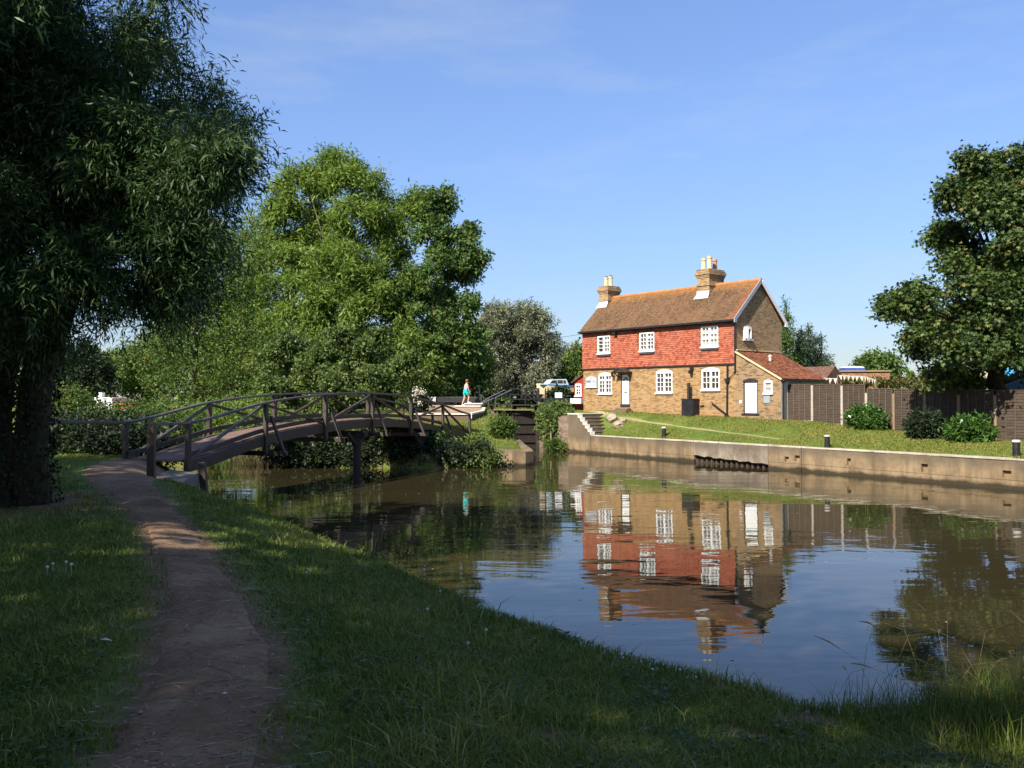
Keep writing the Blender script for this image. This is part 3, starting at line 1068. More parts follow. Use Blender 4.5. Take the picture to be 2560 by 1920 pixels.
def chimney(x0, x1, y0, y1, zb, zt, pots, fl):
    mb = MB()
    mb.box(x0, y0, zb, x1, y1, zt - .12)
    zc = zt - (zt - 9.2) * .42
    for i, (g, za, zb_) in enumerate([(.03, zt - .50, zt - .42), (.06, zt - .415, zt - .335), (.10, zt - .33, zt - .18), (.06, zt - .175, zt - .09), (.02, zt - .085, zt)]):
        mb.box(x0 - g, y0 - g, za, x1 + g, y1 + g, zb_)
    mb.box(x0 - .05, y0 - .05, zt - .95, x1 + .05, y1 + .05, zt - .88)
    st = mb.build('chimney', M_brown, roof_o, bevel=.008)
    for x, y, h, mt in pots:
        p = MB().tube([(x, y, zt - .02), (x, y, zt + .08), (x, y, zt + h - .1), (x, y, zt + h - .09), (x, y, zt + h)], [.15, .135, .12, .15, .145], 14)
        po = p.build('chimney_pot', mt, st, smooth=False)
        MB().tube([(x, y, zt + h + .002), (x, y, zt + h + .08)], [.13, .07], 12).build('cowl', M_pot_red if mt is M_pot_red or fl else M_lead, po)
    zz = lambda y: EZ + (y - EY) / sv.y * sv.z
    f = MB()
    f.add([(x0 - .12, y0 - .2, zz(y0 - .2) + .045), (x1 + .05, y0 - .2, zz(y0 - .2) + .045), (x1 + .02, y0 - .012, zz(y0) + .13), (x0 - .02, y0 - .012, zz(y0) + .13)], [(0, 1, 2, 3)])
    f.add([(x0 - .02, y0 - .014, zz(y0) + .13), (x1 + .02, y0 - .014, zz(y0) + .13), (x1 + .02, y0 - .014, zz(y0) + .3), (x0 - .02, y0 - .014, zz(y0) + .3)], [(0, 1, 2, 3)])
    f.build('flashing', M_flash, st)


chimney(-3.62, -2.78, 1.42, 2.76, 8.3, 10.30, [(-3.40, 1.75, .62, M_cream), (-3.02, 1.78, .70, M_cream), (-3.15, 2.42, .60, M_pot_red)], True)
chimney(-11.42, -10.66, 1.55, 2.6, 6.9, 10.14, [(-11.22, 2.0, .58, M_cream), (-10.85, 2.0, .60, M_cream)], False)


def window(parent, x0, x1, z0, z1, cols, rows, arch=.0, fn=idf, out=.035, sill='white', name='window', toplight=False, trans=None, panes=None):
    """casement: white frame, mullion and glazing bars as one mesh, its pane and sill as sub-parts"""
    fr = MB()
    d0, d1 = -out, .09
    e = .042

    def b(xa, xb, za, zb, ya=d0, yb=d1):
        vs = [fn(x, y, z) for z in (za, zb) for x, y in ((xa, ya), (xb, ya), (xb, yb), (xa, yb))]
        fr.add(vs, [(0, 3, 2, 1), (4, 5, 6, 7), (0, 1, 5, 4), (1, 2, 6, 5), (2, 3, 7, 6), (3, 0, 4, 7)])
    b(x0 - .01, x0 + e + .02, z0, z1)
    b(x1 - e - .02, x1 + .01, z0, z1)
    b(x0 + e + .021, x1 - e - .021, z1 - e - .03, z1 - .002)
    b(x0 + e + .021, x1 - e - .021, z0 + .002, z0 + e + .03)
    if arch:
        n = 10
        poly = [(x0 - .01, z1 + .001)] + [(x1 + .01, z1 + .001)] + [(x1 + .01 - (x1 - x0 + .02) * i / n, z1 + .02 + arch * math.sin(math.pi * i / n) ** .8) for i in range(n + 1)]
        fr.prism(poly, d0, d1, lambda u, v, w: fn(u, w, v))
    xi0, xi1, zi0, zi1 = x0 + e + .021, x1 - e - .021, z0 + e + .031, z1 - e - .031
    nc = cols if isinstance(cols, int) else sum(cols)
    if not isinstance(cols, int):
        m = (xi0 + xi1) / 2
        b(m - .06, m + .06, zi0, zi1, d0 + .006, d1)
        spans = [(xi0, m - .061, cols[0]), (m + .061, xi1, cols[1])]
    else:
        spans = [(xi0, xi1, cols)]
    for k, (a, c, ncol) in enumerate(spans):
        for i in range(1, ncol):
            xm = a + (c - a) * i / ncol
            b(xm - .014, xm + .014, zi0, zi1, d0 + .02, d1 - .02)
        for j in range(1, rows):
            zm = zi0 + (zi1 - zi0) * j / rows
            w = .05 if (toplight and k == 1 and j == rows - 1) or (toplight == 2 and j == rows - 1) else .014
            b(a, c, zm - w, zm + w, d0 + .018, d1 - .018)
    f = fr.build(name, M_white, parent, fix=True)
    p = MB().add([fn(xi0, .045, zi0), fn(xi1, .045, zi0), fn(xi1, .045, zi1), fn(xi0, .045, zi1)], [(0, 1, 2, 3)])
    p.build('pane', panes or M_glass, f, fix=False)
    if sill:
        s = MB()
        vs = [fn(x, y, z) for z in (z0 - .085, z0 - .003) for x, y in ((x0 - .06, -.10), (x1 + .06, -.10), (x1 + .06, .1), (x0 - .06, .1))]
        s.add(vs, [(0, 3, 2, 1), (4, 5, 6, 7), (0, 1, 5, 4), (1, 2, 6, 5), (2, 3, 7, 6), (3, 0, 4, 7)])
        s.build('sill', M_white if sill == 'white' else M_black, f)
    return f


for i, w in enumerate(gw):
    window(house, *w, (2, 2), 4 if i < 2 else 3, arch=.13, toplight=2 if i == 0 else 1)
curt = plain('pale_net_curtain', (.33, .31, .28), .35, 8, .5)
for i, w in enumerate(uw):
    f = window(house, *w, (2, 2) if i else (1, 2), 4 if i < 2 else 3, sill='white', out=.07, toplight=1, panes=curt if i == 2 else None)
    MB().box(w[0] - .02, -.115, w[2] - .2, w[1] + .02, -.04, w[2] - .09).build('apron', M_lead, f)
gf = window(house, gwin[0], gwin[1], gwin[2], gwin[3], 1, 1, arch=.09, fn=lambda x, y, z: (-y, x, z), name='gable_window')
mb = MB()
hx = gwin[0] + .05
o_, e_ = Vector((.06, hx, 0)), Vector((.40, hx - .22, 0))
for za, zb in ((gwin[2] + .03, gwin[2] + .10), (gwin[3] - .08, gwin[3] - .01), (gwin[2] + .32, gwin[2] + .36)):
    mb.bar((o_.x, o_.y, (za + zb) / 2), (e_.x, e_.y, (za + zb) / 2), .035, zb - za)
for k_ in (0, .5, 1):
    pp = o_.lerp(e_, k_)
    mb.bar((pp.x, pp.y, gwin[2] + .03), (pp.x, pp.y, gwin[3] - .01), .05, .05)
mb.build('open_casement', M_white, gf)

# front door with its fanlight and hood
dr = MB()
dx0, dx1, dz0, dz1 = door_h
dr.box(dx0 + .05, .03, dz0 + .14, dx1 - .05, .08, dz1 - .04)
door = dr.build('front_door', M_white, house, bevel=.006)
mb = MB()
cxm, cz = (dx0 + dx1) / 2, dz1 - .42
for k_ in range(4):
    a0, a1 = math.pi * (k_ + .1) / 4, math.pi * (k_ + .9) / 4
    poly = [(cxm + .085 * math.cos(a0), cz + .085 * math.sin(a0))] + [(cxm + .235 * math.cos(a0 + (a1 - a0) * j / 4), cz + .235 * math.sin(a0 + (a1 - a0) * j / 4)) for j in range(5)] + [(cxm + .085 * math.cos(a1), cz + .085 * math.sin(a1))]
    mb.prism(poly, .022, .034, lambda u, v, w: (u, w, v))
mb.build('fanlight', M_glass, door)
mb = MB()
for sx in (-1, 1):
    for za, zb in ((dz0 + .3, dz0 + .75), (dz0 + .9, dz0 + 1.3)):
        mb.box(cxm + sx * .15 - .09, .02, za, cxm + sx * .15 + .09, .034, zb)
mb.build('moulded_panels', M_white, door, bevel=.008)
mb = MB()
mb.box(cxm - .1, .005, dz0 + .80, cxm + .1, .028, dz0 + .85)
mb.build('letter_box', M_lead, door)
mb = MB()
mb.box(dx0, 0.0, dz0, dx0 + .048, .1, dz1)
mb.box(dx1 - .048, 0.0, dz0, dx1, .1, dz1)
mb.box(dx0 + .049, 0.0, dz1 - .04, dx1 - .049, .1, dz1)
mb.build('door_frame', M_gate, door)
MB().box(dx0 - .04, -.04, dz0 - .02, dx1 + .04, .12, dz0 + .13).build('threshold', M_gate, door)
mb = MB()
ap = (cxm, 4.86)
for sx in (-1, 1):
    mb.bar((cxm + sx * .56, -.30, 4.60), (cxm - sx * .01, -.30, 4.86), .62, .05, (sx * .3, 0, 1))
    mb.bar((cxm + sx * .44, -.02, 4.3), (cxm + sx * .44, -.5, 4.6), .05, .06)
mb.prism([(cxm - .46, 4.62), (cxm + .46, 4.62), (cxm, 4.82)], -.56, -.52, lambda u, v, w: (u, w, v))
mb.build('door_hood', M_bridge, house)
mb = MB()
mb.box(dx0 - .30, -.62, 1.9, dx1 + .25, -.005, 2.42)
mb.box(dx0 - .12, -.34, 2.423, dx1 + .12, -.003, 2.53)
mb.build('doorstep', M_wall, house, bevel=.02)

# lean-to at the near end
LX, LD = 2.66, 3.88
ldoor = (.46, 1.32, 2.30, 3.98)
lwin = (1.72, 2.19, 3.36, 3.93)
mb = MB()
wall_grid(mb, 0.002, LX, 1.5, 4.02, [ldoor, lwin], .14, idf)
mb.add([(0.002, 0, 4.02), (LX, 0, 4.02), (0.002, 0, 5.48)], [(0, 1, 2)])
lean = mb.build('lean_to', M_lean, house, fix=False)
mb = MB()
mb.add([(LX, 0, 1.5), (LX, LD, 1.5), (LX, LD, 4.02), (LX, 0, 4.02)], [(0, 1, 2, 3)])
mb.add([(0, LD, 1.5), (LX, LD, 1.5), (LX, LD, 4.02), (0, LD, 5.48)], [(0, 3, 2, 1)])
mb.build('rendered_side_wall', M_offwhite, lean, fix=False)
mb = MB()
rs = Vector((-(LX + .14), 0, 5.56 - 4.06)).normalized()
tiles(mb, (LX + .14, -.06, 4.06), (0, 1, 0), rs, (rs.z, 0, -rs.x), LD + .1, math.hypot(LX + .14, 1.5), .165, .105, .02, .006)
mb.add([(LX + .14, -.06, 4.0), (LX + .14, LD + .04, 4.0), (0, LD + .04, 5.5), (0, -.06, 5.5)], [(0, 1, 2, 3)])
mb.build('lean_to_roof', M_redroof, lean, fix=False)
mb = MB()
mb.bar((-.02, -.075, 5.52), (LX + .1, -.075, 4.02), .05, .085, (1, 0, 1.5))
mb.bar((.05, 0.0, 5.60), (.05, LD, 5.60), .14, .05)
mb.build('verge', M_cream, lean)
mb = MB()
mb.box(LX + .10, -.02, 3.93, LX + .22, LD + .05, 4.04)
mb.tube([(LX + .12, .12, 3.95), (LX + .06, .12, 3.8), (LX + .06, .12, 2.0)], .045, 8)
mb.build('lean_to_gutter', M_black, lean)
MB().tube([(.98, 1.6, 4.9), (.98, 1.6, 5.26)], .07, 10).tube([(.98, 1.6, 5.27), (.98, 1.6, 5.36)], [.12, .03], 10).build('roof_vent', M_offwhite, lean)
ld = MB().box(ldoor[0] + .06, .05, ldoor[2] + .03, ldoor[1] - .06, .1, ldoor[3] - .07).build('side_door', M_white, lean, bevel=.006)
mb = MB()
mb.box(ldoor[0], 0.01, ldoor[2], ldoor[0] + .058, .13, ldoor[3])
mb.box(ldoor[1] - .058, 0.01, ldoor[2], ldoor[1], .13, ldoor[3])
poly = [(ldoor[0] - .03, ldoor[3] - .068), (ldoor[1] + .03, ldoor[3] - .068)] + [(ldoor[1] + .03 - (ldoor[1] - ldoor[0] + .06) * i / 8, ldoor[3] + .02 + .11 * math.sin(math.pi * i / 8)) for i in range(9)]
mb.prism(poly, -.012, .12, lambda u, v, w: (u, w, v))
mb.box(ldoor[0] - .1, -.06, ldoor[2] - .06, ldoor[1] + .1, .12, ldoor[2] + .01)
mb.build('side_door_frame', M_gate, ld)
window(lean, *lwin, 1, 2, arch=.06, panes=curt, name='lean_to_window')
MB().box(.22, -.05, 2.82, .37, -.003, 2.98).build('meter_box', M_white, lean, bevel=.008)

# rainwater pipes and wall lamps
mb = MB()
mb.tube([(-.02, EY - .03, EZ - .1), (.0, -.07, EZ - .35), (.0, -.07, 4.45), (-.45, -.08, 4.08), (-.47, -.08, 4.0)], .045, 8)
mb.tube([(-.47, -.09, 4.86), (-.47, -.09, 4.1)], .045, 8)
mb.tube([(-.48, -.09, 4.12), (-.48, -.09, 3.98), (-.48, -.09, 3.86)], [.14, .13, .05], 8)
mb.tube([(-.49, -.08, 3.9), (-.51, -.08, 2.2)], .045, 8)
mb.box(-.62, -.16, 1.95, -.40, -.02, 2.2)
mb.build('rainwater_pipe', M_black, house)
mb = MB()
mb.bar((-1.49, -.05, 2.82), (-.6, -.05, 2.26), .06, .075)
mb.build('waste_pipe', M_black, house)
mb = MB()
mb.box(-2.93, -.12, 4.62, -2.73, -.003, 4.78)
mb.tube([(-2.83, -.2, 4.42), (-2.83, -.2, 4.6)], [.07, .12], 8)
mb.bar((-2.83, -.1, 4.7), (-2.83, -.2, 4.58), .04, .04)
mb.build('wall_lamp', M_black, house)
mb = MB()
mb.bar((-8.62, -.02, 4.66), (-8.62, -.22, 4.66), .03, .03)
mb.tube([(-8.62, -.22, 4.36), (-8.62, -.22, 4.6)], [.05, .09], 8)
mb.build('porch_lamp', M_black, house)
mb = MB()
mb.bar((-8.42, -.05, 7.05), (-8.42, -.2, 6.97), .04, .04)
mb.box(-8.54, -.3, 6.88, -8.30, -.19, 7.02)
mb.build('flood_light', M_black, house)
MB().bar((-2.28, -.04, 2.68), (-2.02, -.04, 2.70), .05, .06).build('stub_pipe', M_black, house)

# black cabinet with its flue against the front wall
cab = thing('black_cabinet', 'black cupboard with a tall flue post standing against the cottage front', 'cabinet', (11.6 + .64 * -2.74 + .768 * -.3, 46 - .768 * -2.74 + .64 * -.3, 2.05), HROT)
MB().box(-.40, -.25, 0, .40, .25, .97).build('body', M_black, cab, bevel=.012)
MB().box(-.43, -.28, .972, .43, .26, 1.02).build('lid', M_black, cab, bevel=.01)
mb = MB()
mb.box(-.36, -.272, .08, -.015, -.252, .92)
mb.box(.015, -.272, .08, .36, -.252, .92)
mb.build('door', M_black, cab, bevel=.006)
MB().box(-.17, -.06, 1.022, -.05, .06, 1.88).build('flue', M_gate, cab)


def hpt(x, y, z):
    c, s_ = math.cos(HROT), math.sin(HROT)
    return (11.6 + c * x - s_ * y, 46 + s_ * x + c * y, z)


M_ink = plain('dark_lettering', (.03, .03, .04), .1, 5)
sg = thing('name_board', 'arched pale grey name board with dark lettering on the cottage front', 'sign', hpt(-10.53, -.02, 4.1), HROT)
n = 10
poly = [(-.47, -.27), (.47, -.27), (.47, .22)] + [(.47 - .94 * i / n, .22 + .12 * math.sin(math.pi * i / n) ** .7) for i in range(1, n)] + [(-.47, .22)]
sg_b = MB().prism(poly, -.045, -.005, lambda u, v, w: (u, w, v)).build('board', plain('pale_grey_sign', (.40, .43, .46), .08, 5, .5), sg, bevel=.006)
def glyphs(name, x0, x1, z0, z1, n, mat, parent, y=-.049):
    """weathered lettering too worn to read: upright and cross strokes"""
    mb = MB()
    w = (x1 - x0) / n
    for i in range(n):
        a = x0 + i * w + w * .12
        mb.box(a, y, z0, a + w * .2, y + .003, z1)
        mb.box(a + w * .2, y, z0 + (z1 - z0) * random.choice((.0, .4, .8)), a + w * .7, y + .003, z0 + (z1 - z0) * random.choice((.18, .55, .98)))
        if i % 2:
            mb.box(a + w * .55, y - .001, z0 + (z1 - z0) * .1, a + w * .74, y + .002, z1)
    return mb.build(name, mat, parent)


glyphs('lettering', -.40, -.03, -.04, .1, 4, M_ink, sg)
glyphs('lettering', .08, .42, -.03, .09, 3, plain('faded_lettering', (.22, .24, .26), .1, 5), sg)
MB().prism([(.05 * math.cos(i * .8976), .19 + .05 * math.sin(i * .8976)) for i in range(7)], -.049, -.046, lambda u, v, w: (u, w, v)).build('crest', plain('worn_crest', (.3, .3, .33), .1, 5), sg)
MB().box(-.52, -.07, -.36, .52, -.004, -.28).build('ledge', M_offwhite, sg)
mb = MB().box(-.25, -.03, -.22, .12, -.005, .22)
o = mb.build('notice_plaque', plain('grey_plaque', (.27, .30, .33), .08, 4, .5))
o.location, o.rotation_euler = hpt(1.93, -.0, 3.07), (0, 0, HROT)
tag(o, 'small grey plaque below the lean-to window beside the white side door', 'plaque')

# red lean-to hut on the far gable
hut = thing('red_hut', 'small red painted brick lean-to hut against the left end of the cottage', 'hut', hpt(HL - .7, .5, 2.4), HROT)
hs = HL - .002
hx0 = -12.62
HY = .55
hw = (-12.50, -11.98, 3.28, 3.98)
mb = MB()
wall_grid(mb, hx0, hs, 1.9, 4.12, [hw], .1, lambda x, y, z: (x - (HL - .7), y + HY - .5, z - 2.4))
mb.add([(hx0 - (HL - .7), HY - .5, 4.12 - 2.4), (hs - (HL - .7), HY - .5, 4.12 - 2.4), (hs - (HL - .7), HY - .5, 4.78 - 2.4)], [(0, 1, 2)])
mb.add([(hx0 - (HL - .7), HY - .5, -.5), (hx0 - (HL - .7), 2.6, -.5), (hx0 - (HL - .7), 2.6, 1.72), (hx0 - (HL - .7), HY - .5, 1.72)], [(0, 3, 2, 1)])
mb.build('wall', M_hut, hut, fix=False)
window(hut, hw[0], hw[1], hw[2], hw[3], 2, 3, arch=.03, fn=lambda x, y, z: (x - (HL - .7), y + HY - .5, z - 2.4), toplight=2)
mb = MB()
mb.bar((-.82, 1.2, 1.70), (.69, 1.2, 2.46), 2.6, .07, (-.5, 0, 1))
mb.build('roof', M_brownroof, hut)
mb = MB().box(-.17, -.03, -.10, .17, 0, .10)
o = mb.build('hut_plate', plain('blue_grey_plate', (.30, .35, .40), .06, 4, .5))
o.location, o.rotation_euler = hpt(-11.5, HY - .03, 3.83), (0, 0, HROT)
tag(o, 'small blue grey plate on the red hut wall beside its window', 'plaque')

# overhead wire from the far eave
wp, wq = Vector(hpt(HL - .1, -.1, 7.05)), Vector(at(1230, 833, 95))
pts = [wp.lerp(wq, i / 12) - Vector((0, 0, .5 * math.sin(math.pi * i / 12))) for i in range(13)]
tag(MB().tube(pts, .012, 5).build('overhead_wire', M_black), 'thin overhead wire running left from the cottage eave', 'wire')

# ------------------------------------------------------------------ timber footbridge
DECK_N = [0, 1, 2, 3, 4, 5, 6]
DECK_Z = [1.40, 1.93, 2.20, 2.27, 2.14, 1.78, 1.30]


def spline(xs_, ys_, x):
    xs_, ys_ = list(xs_), list(ys_)
    i = int(min(max(math.floor(x), 0), len(xs_) - 2))
    t = x - xs_[i]
    p0, p1, p2, p3 = ys_[max(i - 1, 0)], ys_[i], ys_[i + 1], ys_[min(i + 2, len(ys_) - 1)]
    return .5 * (2 * p1 + (p2 - p0) * t + (2 * p0 - 5 * p1 + 4 * p2 - p3) * t * t + (3 * p1 - p0 - 3 * p2 + p3) * t ** 3)


def bp(n, off=0., h=0.):
    """point on the bridge: n spans along, off metres to its far side, h above the deck"""
    Y = 23.8 + 3.567 * n
    X = -16.03 + .3036 * Y
    return Vector((X - .957 * off, Y + .29 * off, spline(DECK_N, DECK_Z, n) + h))


bridge = thing('timber_footbridge', 'arched dark timber footbridge with diagonal railings crossing the stream to the lock', 'footbridge', tuple(bp(0, .85, -1.4)))
BW = 1.7
mb = MB()
N = 120
for i in range(N):
    a, b = i * 6 / N, (i + 1) * 6 / N - .004
    za = random.gauss(0, .003)
    P = [bp(a, .02, za), bp(b, .02, za), bp(b, BW - .02, za), bp(a, BW - .02, za)]
    D = [p - Vector((0, 0, .06)) for p in P]
    mb.add(P + D, [(0, 1, 2, 3), (7, 6, 5, 4), (0, 4, 5, 1), (1, 5, 6, 2), (2, 6, 7, 3), (3, 7, 4, 0)])
mb.build('deck', M_deck, bridge, world=True)


def strip(off, h0, h1, w, n0=0., n1=6., N=48):
    mb = MB()
    vs, fs = [], []
    for i in range(N + 1):
        n = n0 + (n1 - n0) * i / N
        vs += [bp(n, off - w / 2, h0), bp(n, off + w / 2, h0), bp(n, off + w / 2, h1), bp(n, off - w / 2, h1)]
    for i in range(N):
        for k in range(4):
            fs.append((i * 4 + k, i * 4 + (k + 1) % 4, i * 4 + 4 + (k + 1) % 4, i * 4 + 4 + k))
    fs += [(3, 2, 1, 0), (N * 4, N * 4 + 1, N * 4 + 2, N * 4 + 3)]
    return mb.add(vs, fs)


for off in (-.075, BW + .075):
    strip(off, -.34, -.03, .14).build('side_beam', M_bridge, bridge, world=True, bevel=.012)
    strip(off + (.0 if off < 0 else 0), .07, .20, .07).build('kerb_rail', M_bridge, bridge, world=True, bevel=.01)
for off, sgn in ((-.16, -1), (BW + .16, 1)):
    strip(off, .955, 1.02, .15).build('handrail', M_rail, bridge, world=True, bevel=.015)
    for n in range(7):
        w = .17 if n in (2, 4) else .14
        p, t_ = bp(n, off, .95), bp(n, off, -.62 if 0 < n < 6 else -.9)
        MB().bar(t_, p, w, w * .8, (-.957, .29, 0)).build('post', M_bridge, bridge, world=True, bevel=.012)
        if 0 < n < 6:
            MB().bar(bp(n + .05, off + sgn * .06, .55), bp(n + .05, off + sgn * .55, -.62), .08, .1, (.3, 1, 0)).build('outrigger_brace', M_bridge, bridge, world=True, bevel=.01)
            if sgn < 0:
                MB().bar(bp(n + .05, -.80, -.60), bp(n + .05, BW + .80, -.60), .13, .14).build('cross_bearer', M_bridge, bridge, world=True, bevel=.01)
    for n in range(6):
        lo, hi = (n, n + 1) if n % 2 == 0 else (n + 1, n)
        o2 = off - sgn * .05
        MB().bar(bp(lo, o2, -.02), bp(hi, o2, .93), .07, .10, (-.957, .29, 0)).build('diagonal_brace', M_rail if n < 1 else M_bridge, bridge, world=True, bevel=.01)
for n in (2.72, 4.35):
    for off in (-.02,):
        b = bp(n, off, -.42)
        MB().tube([(b.x, b.y, -2), (b.x, b.y, b.z - .1)], [.16, .15], 12).build('pier', M_gate, bridge, world=True)
    MB().bar(bp(n, -.4, -.55), bp(n, BW + .4, -.55), .26, .24).build('pier_cap', M_gate, bridge, world=True, bevel=.015)
    MB().bar(bp(n - .22, -.02, -.46), bp(n, -.02, -1.0), .12, .14).bar(bp(n + .22, -.02, -.46), bp(n, -.02, -1.0), .12, .14).build('knee_brace', M_gate, bridge, world=True)
# level rails leading on to the bridge
A0 = Vector((-7.95, 19.6, 0))
r0 = bp(0, -.16, .985)
MB().bar((A0.x, A0.y, 2.46), r0, .14, .07).build('handrail', M_rail, bridge, world=True, bevel=.012)
MB().bar((A0.x, A0.y, 1.1), (A0.x, A0.y, 2.50), .16, .15).build('post', M_bridge, bridge, world=True, bevel=.015)
f0 = bp(0, BW + .16, .985)
fe = Vector(at(92, 1055, 20.5))
MB().bar(fe, f0, .12, .08).build('handrail', M_rail, bridge, world=True, bevel=.012)
fm = f0.lerp(fe, .98)
MB().bar((fm.x, fm.y, 1.0), (fm.x, fm.y, fm.z), .14, .14).build('post', M_bridge, bridge, world=True, bevel=.012)

ab = thing('bridge_abutment', 'low concrete block with pale top holding the bank beside the near bridge post', 'abutment', (-7.8, 21.0, 0))
mb = MB()
vs = [(-8.6, 20.6, -1), (-7.62, 20.2, -1), (-7.66, 22.0, -1), (-8.6, 22.3, -1), (-8.6, 20.6, 1.10), (-7.66, 20.2, 1.02), (-7.74, 22.0, 1.22), (-8.6, 22.3, 1.26)]
mb.add(vs, [(0, 3, 2, 1), (4, 5, 6, 7), (0, 1, 5, 4), (1, 2, 6, 5), (2, 3, 7, 6), (3, 0, 4, 7)])
mb.build('block', concrete('dark_abutment_concrete', (.09, .075, .058), (.24, .205, .165), (.1, .085, .06)), ab, world=True, bevel=.03)
mb = MB()
mb.bar((-7.45, 22.0, -1.0), (-7.72, 22.15, 1.45), .16, .16)
mb.build('raking_prop', M_bridge, ab, world=True, bevel=.012)

# ------------------------------------------------------------------ lock island: tip, landing, steps, gates
tip = thing('island_tip', 'rounded concrete point of the lock island at the water', 'breakwater', (.2, 41, 0))
mb = MB()
pl = [(-1.0, 40.15), (.0, 40.0), (.62, 40.15), (.98, 40.55), (.95, 41.2), (.62, 43.2), (.12, 46.3), (-.73, 52.6), (-1.28, 56), (-1.65, 56), (-1.05, 52.6), (-.2, 46.4), (.3, 43.4), (.45, 41.9), (-1.0, 41.7)]
tz = [.70, .68, .66, .66, .70, .86, 1.2, 2.0, 2.38, 2.38, 2.0, 1.2, .88, .70, .72]
n = len(pl)
mb.add([(x, y, -1.2) for x, y in pl] + [(x, y, z) for (x, y), z in zip(pl, tz)], [(i, (i + 1) % n, n + (i + 1) % n, n + i) for i in range(n)] +
       [(n + 0, n + 1, n + 14), (n + 1, n + 2, n + 13, n + 14), (n + 2, n + 3, n + 4, n + 13), (n + 4, n + 5, n + 12, n + 13), (n + 5, n + 6, n + 11, n + 12), (n + 6, n + 7, n + 10, n + 11), (n + 7, n + 8, n + 9, n + 10)])
mb.build('concrete_point', M_wall, tip, world=True, fix=False)

land = thing('lockside_landing', 'pale paved landing with white edged steps beside the lock gates', 'landing', (-4, 55, 2.2))
mb = MB()
mb.prism([(-5.6, 50.7), (-2.35, 50.5), (-1.75, 52.6), (-1.75, 58), (-5.0, 58.6), (-5.8, 57.6)], 0, 1, lambda u, v, w: (u, v, 1.0 + w * (1.17 + (v - 50.5) * .058)))
mb.build('retaining_wall', M_wall, land, world=True)
MB().prism([(-5.5, 50.8), (-2.38, 50.62), (-1.85, 52.65), (-1.85, 57.9), (-5.0, 58.5), (-5.7, 57.5)], .003, .04, lambda u, v, w: (u, v, 2.17 + (v - 50.5) * .058 + w)).build('paving', M_slab, land, world=True)
M_wedge = plain('white_painted_edging', (.72, .69, .62), .1, 8, .8)
mb = MB()
mb.bar((-2.36, 50.5, 2.215), (-1.74, 52.6, 2.34), .2, .09)
mb.bar((-1.74, 52.7, 2.34), (-1.74, 55.4, 2.50), .18, .08)
mb.bar((-5.6, 50.68, 2.2), (-2.5, 50.48, 2.2), .12, .06)
mb.box(-2.42, 50.42, 1.95, -2.28, 50.54, 2.165)
mb.build('edging', M_wedge, land, world=True)
for x0, x1, y0, y1, z1 in ((-3.6, -2.0, 55.9, 57.9, 2.64), (-3.0, -1.9, 56.4, 57.95, 2.80)):
    MB().box(x0, y0, 2.3, x1, y1, z1 - .06).build('step', M_step, land, world=True, bevel=.01)
    MB().box(x0 - .03, y0 - .03, z1 - .058, x1 + .03, y1, z1).build('step_edge', M_wedge, land, world=True, bevel=.01)
MB().box(-5.6, 56.6, 2.3, -3.9, 57.0, 2.56).build('kerb', M_lockbrick, land, world=True, bevel=.01)

gates = thing('lock_gates', 'pair of dark timber lower lock gates with footboards and balance beams', 'lock gates', (-.5, 58.4, 0))
GYL, GYR = 58.0, 57.4
mid = (.15, 57.0)
for (xa, ya, xb, yb) in ((-1.32, GYL, mid[0] - .02, mid[1]), (1.65, GYR, mid[0] + .02, mid[1])):
    mb = MB()
    L_ = math.hypot(xb - xa, yb - ya)
    nb = 9
    for i in range(nb):
        a, b = i / nb + .004, (i + 1) / nb - .004
        mb.bar((xa + (xb - xa) * (a + b) / 2, ya + (yb - ya) * (a + b) / 2, -1.2), (xa + (xb - xa) * (a + b) / 2, ya + (yb - ya) * (a + b) / 2, 2.1), L_ / nb * .95, .09, (xb - xa, yb - ya, 0) if False else (ya - yb, xb - xa, 0))
    g = mb.build('gate_leaf', M_gate, gates, world=True)
    mb = MB()
    for z, h in ((2.2, .26), (1.55, .16), (.95, .2), (.35, .16)):
        mb.bar((xa, ya - .08, z), (xb, yb - .08, z), .12, h)
    for k in (.02, .98):
        mb.bar((xa + (xb - xa) * k, ya - .07, -1.0), (xa + (xb - xa) * k, ya - .07, 2.7), .2, .2)
    mb.build('gate_frame', M_gate, g)
MB().box(-1.2, 56.72, 2.34, 1.2, 56.80, 2.40).build('pale_rail', M_wpost, gates, world=True)
mb = MB()
mb.bar((-1.5, 57.0, 2.68), (1.75, 56.8, 2.68), .7, .08)
for x in (-1.3, .1, 1.5):
    mb.bar((x, 57.0, 2.2), (x, 57.0, 2.7), .12, .12)
mb.build('footboard', M_gate, gates, world=True)
mb = MB()
for y in (56.62, 57.36):
    for x in (-.1, .85, 1.72):
        mb.bar((x, y, 2.6), (x, y, 3.74), .07, .07)
    for z in (3.72, 3.35, 3.05):
        mb.bar((-.15, y, z), (1.75, y, z), .05, .06)
    mb.bar((.86, y - .05, 3.4), (1.7, y - .05, 2.78), .05, .07)
mb.build('footboard_railing', M_black, gates, world=True)
mb = MB()
for y, xo in ((56.5, 0.), (57.4, -.45)):
    mb.tube([(-2.1 + xo * .1, y, 2.72), (-1.0 + xo, y, 3.17), (-.02 + xo, y, 3.65)], .028, 8)
    mb.tube([(-2.1 + xo * .1, y, 2.35), (-2.1 + xo * .1, y, 2.72)], .028, 8)
    mb.tube([(-1.05 + xo, y, 2.6), (-1.05 + xo, y, 3.17)], .022, 8)
mb.build('ramp_handrail', plain('grey_steel_tube', (.10, .10, .12), .2, 6, .4, .5), gates, world=True)
bl = MB().bar((-5.0, 58.9, 3.02), (-1.9, 57.9, 3.02), .3, .36).build('balance_beam', M_black, gates, world=True, bevel=.015)
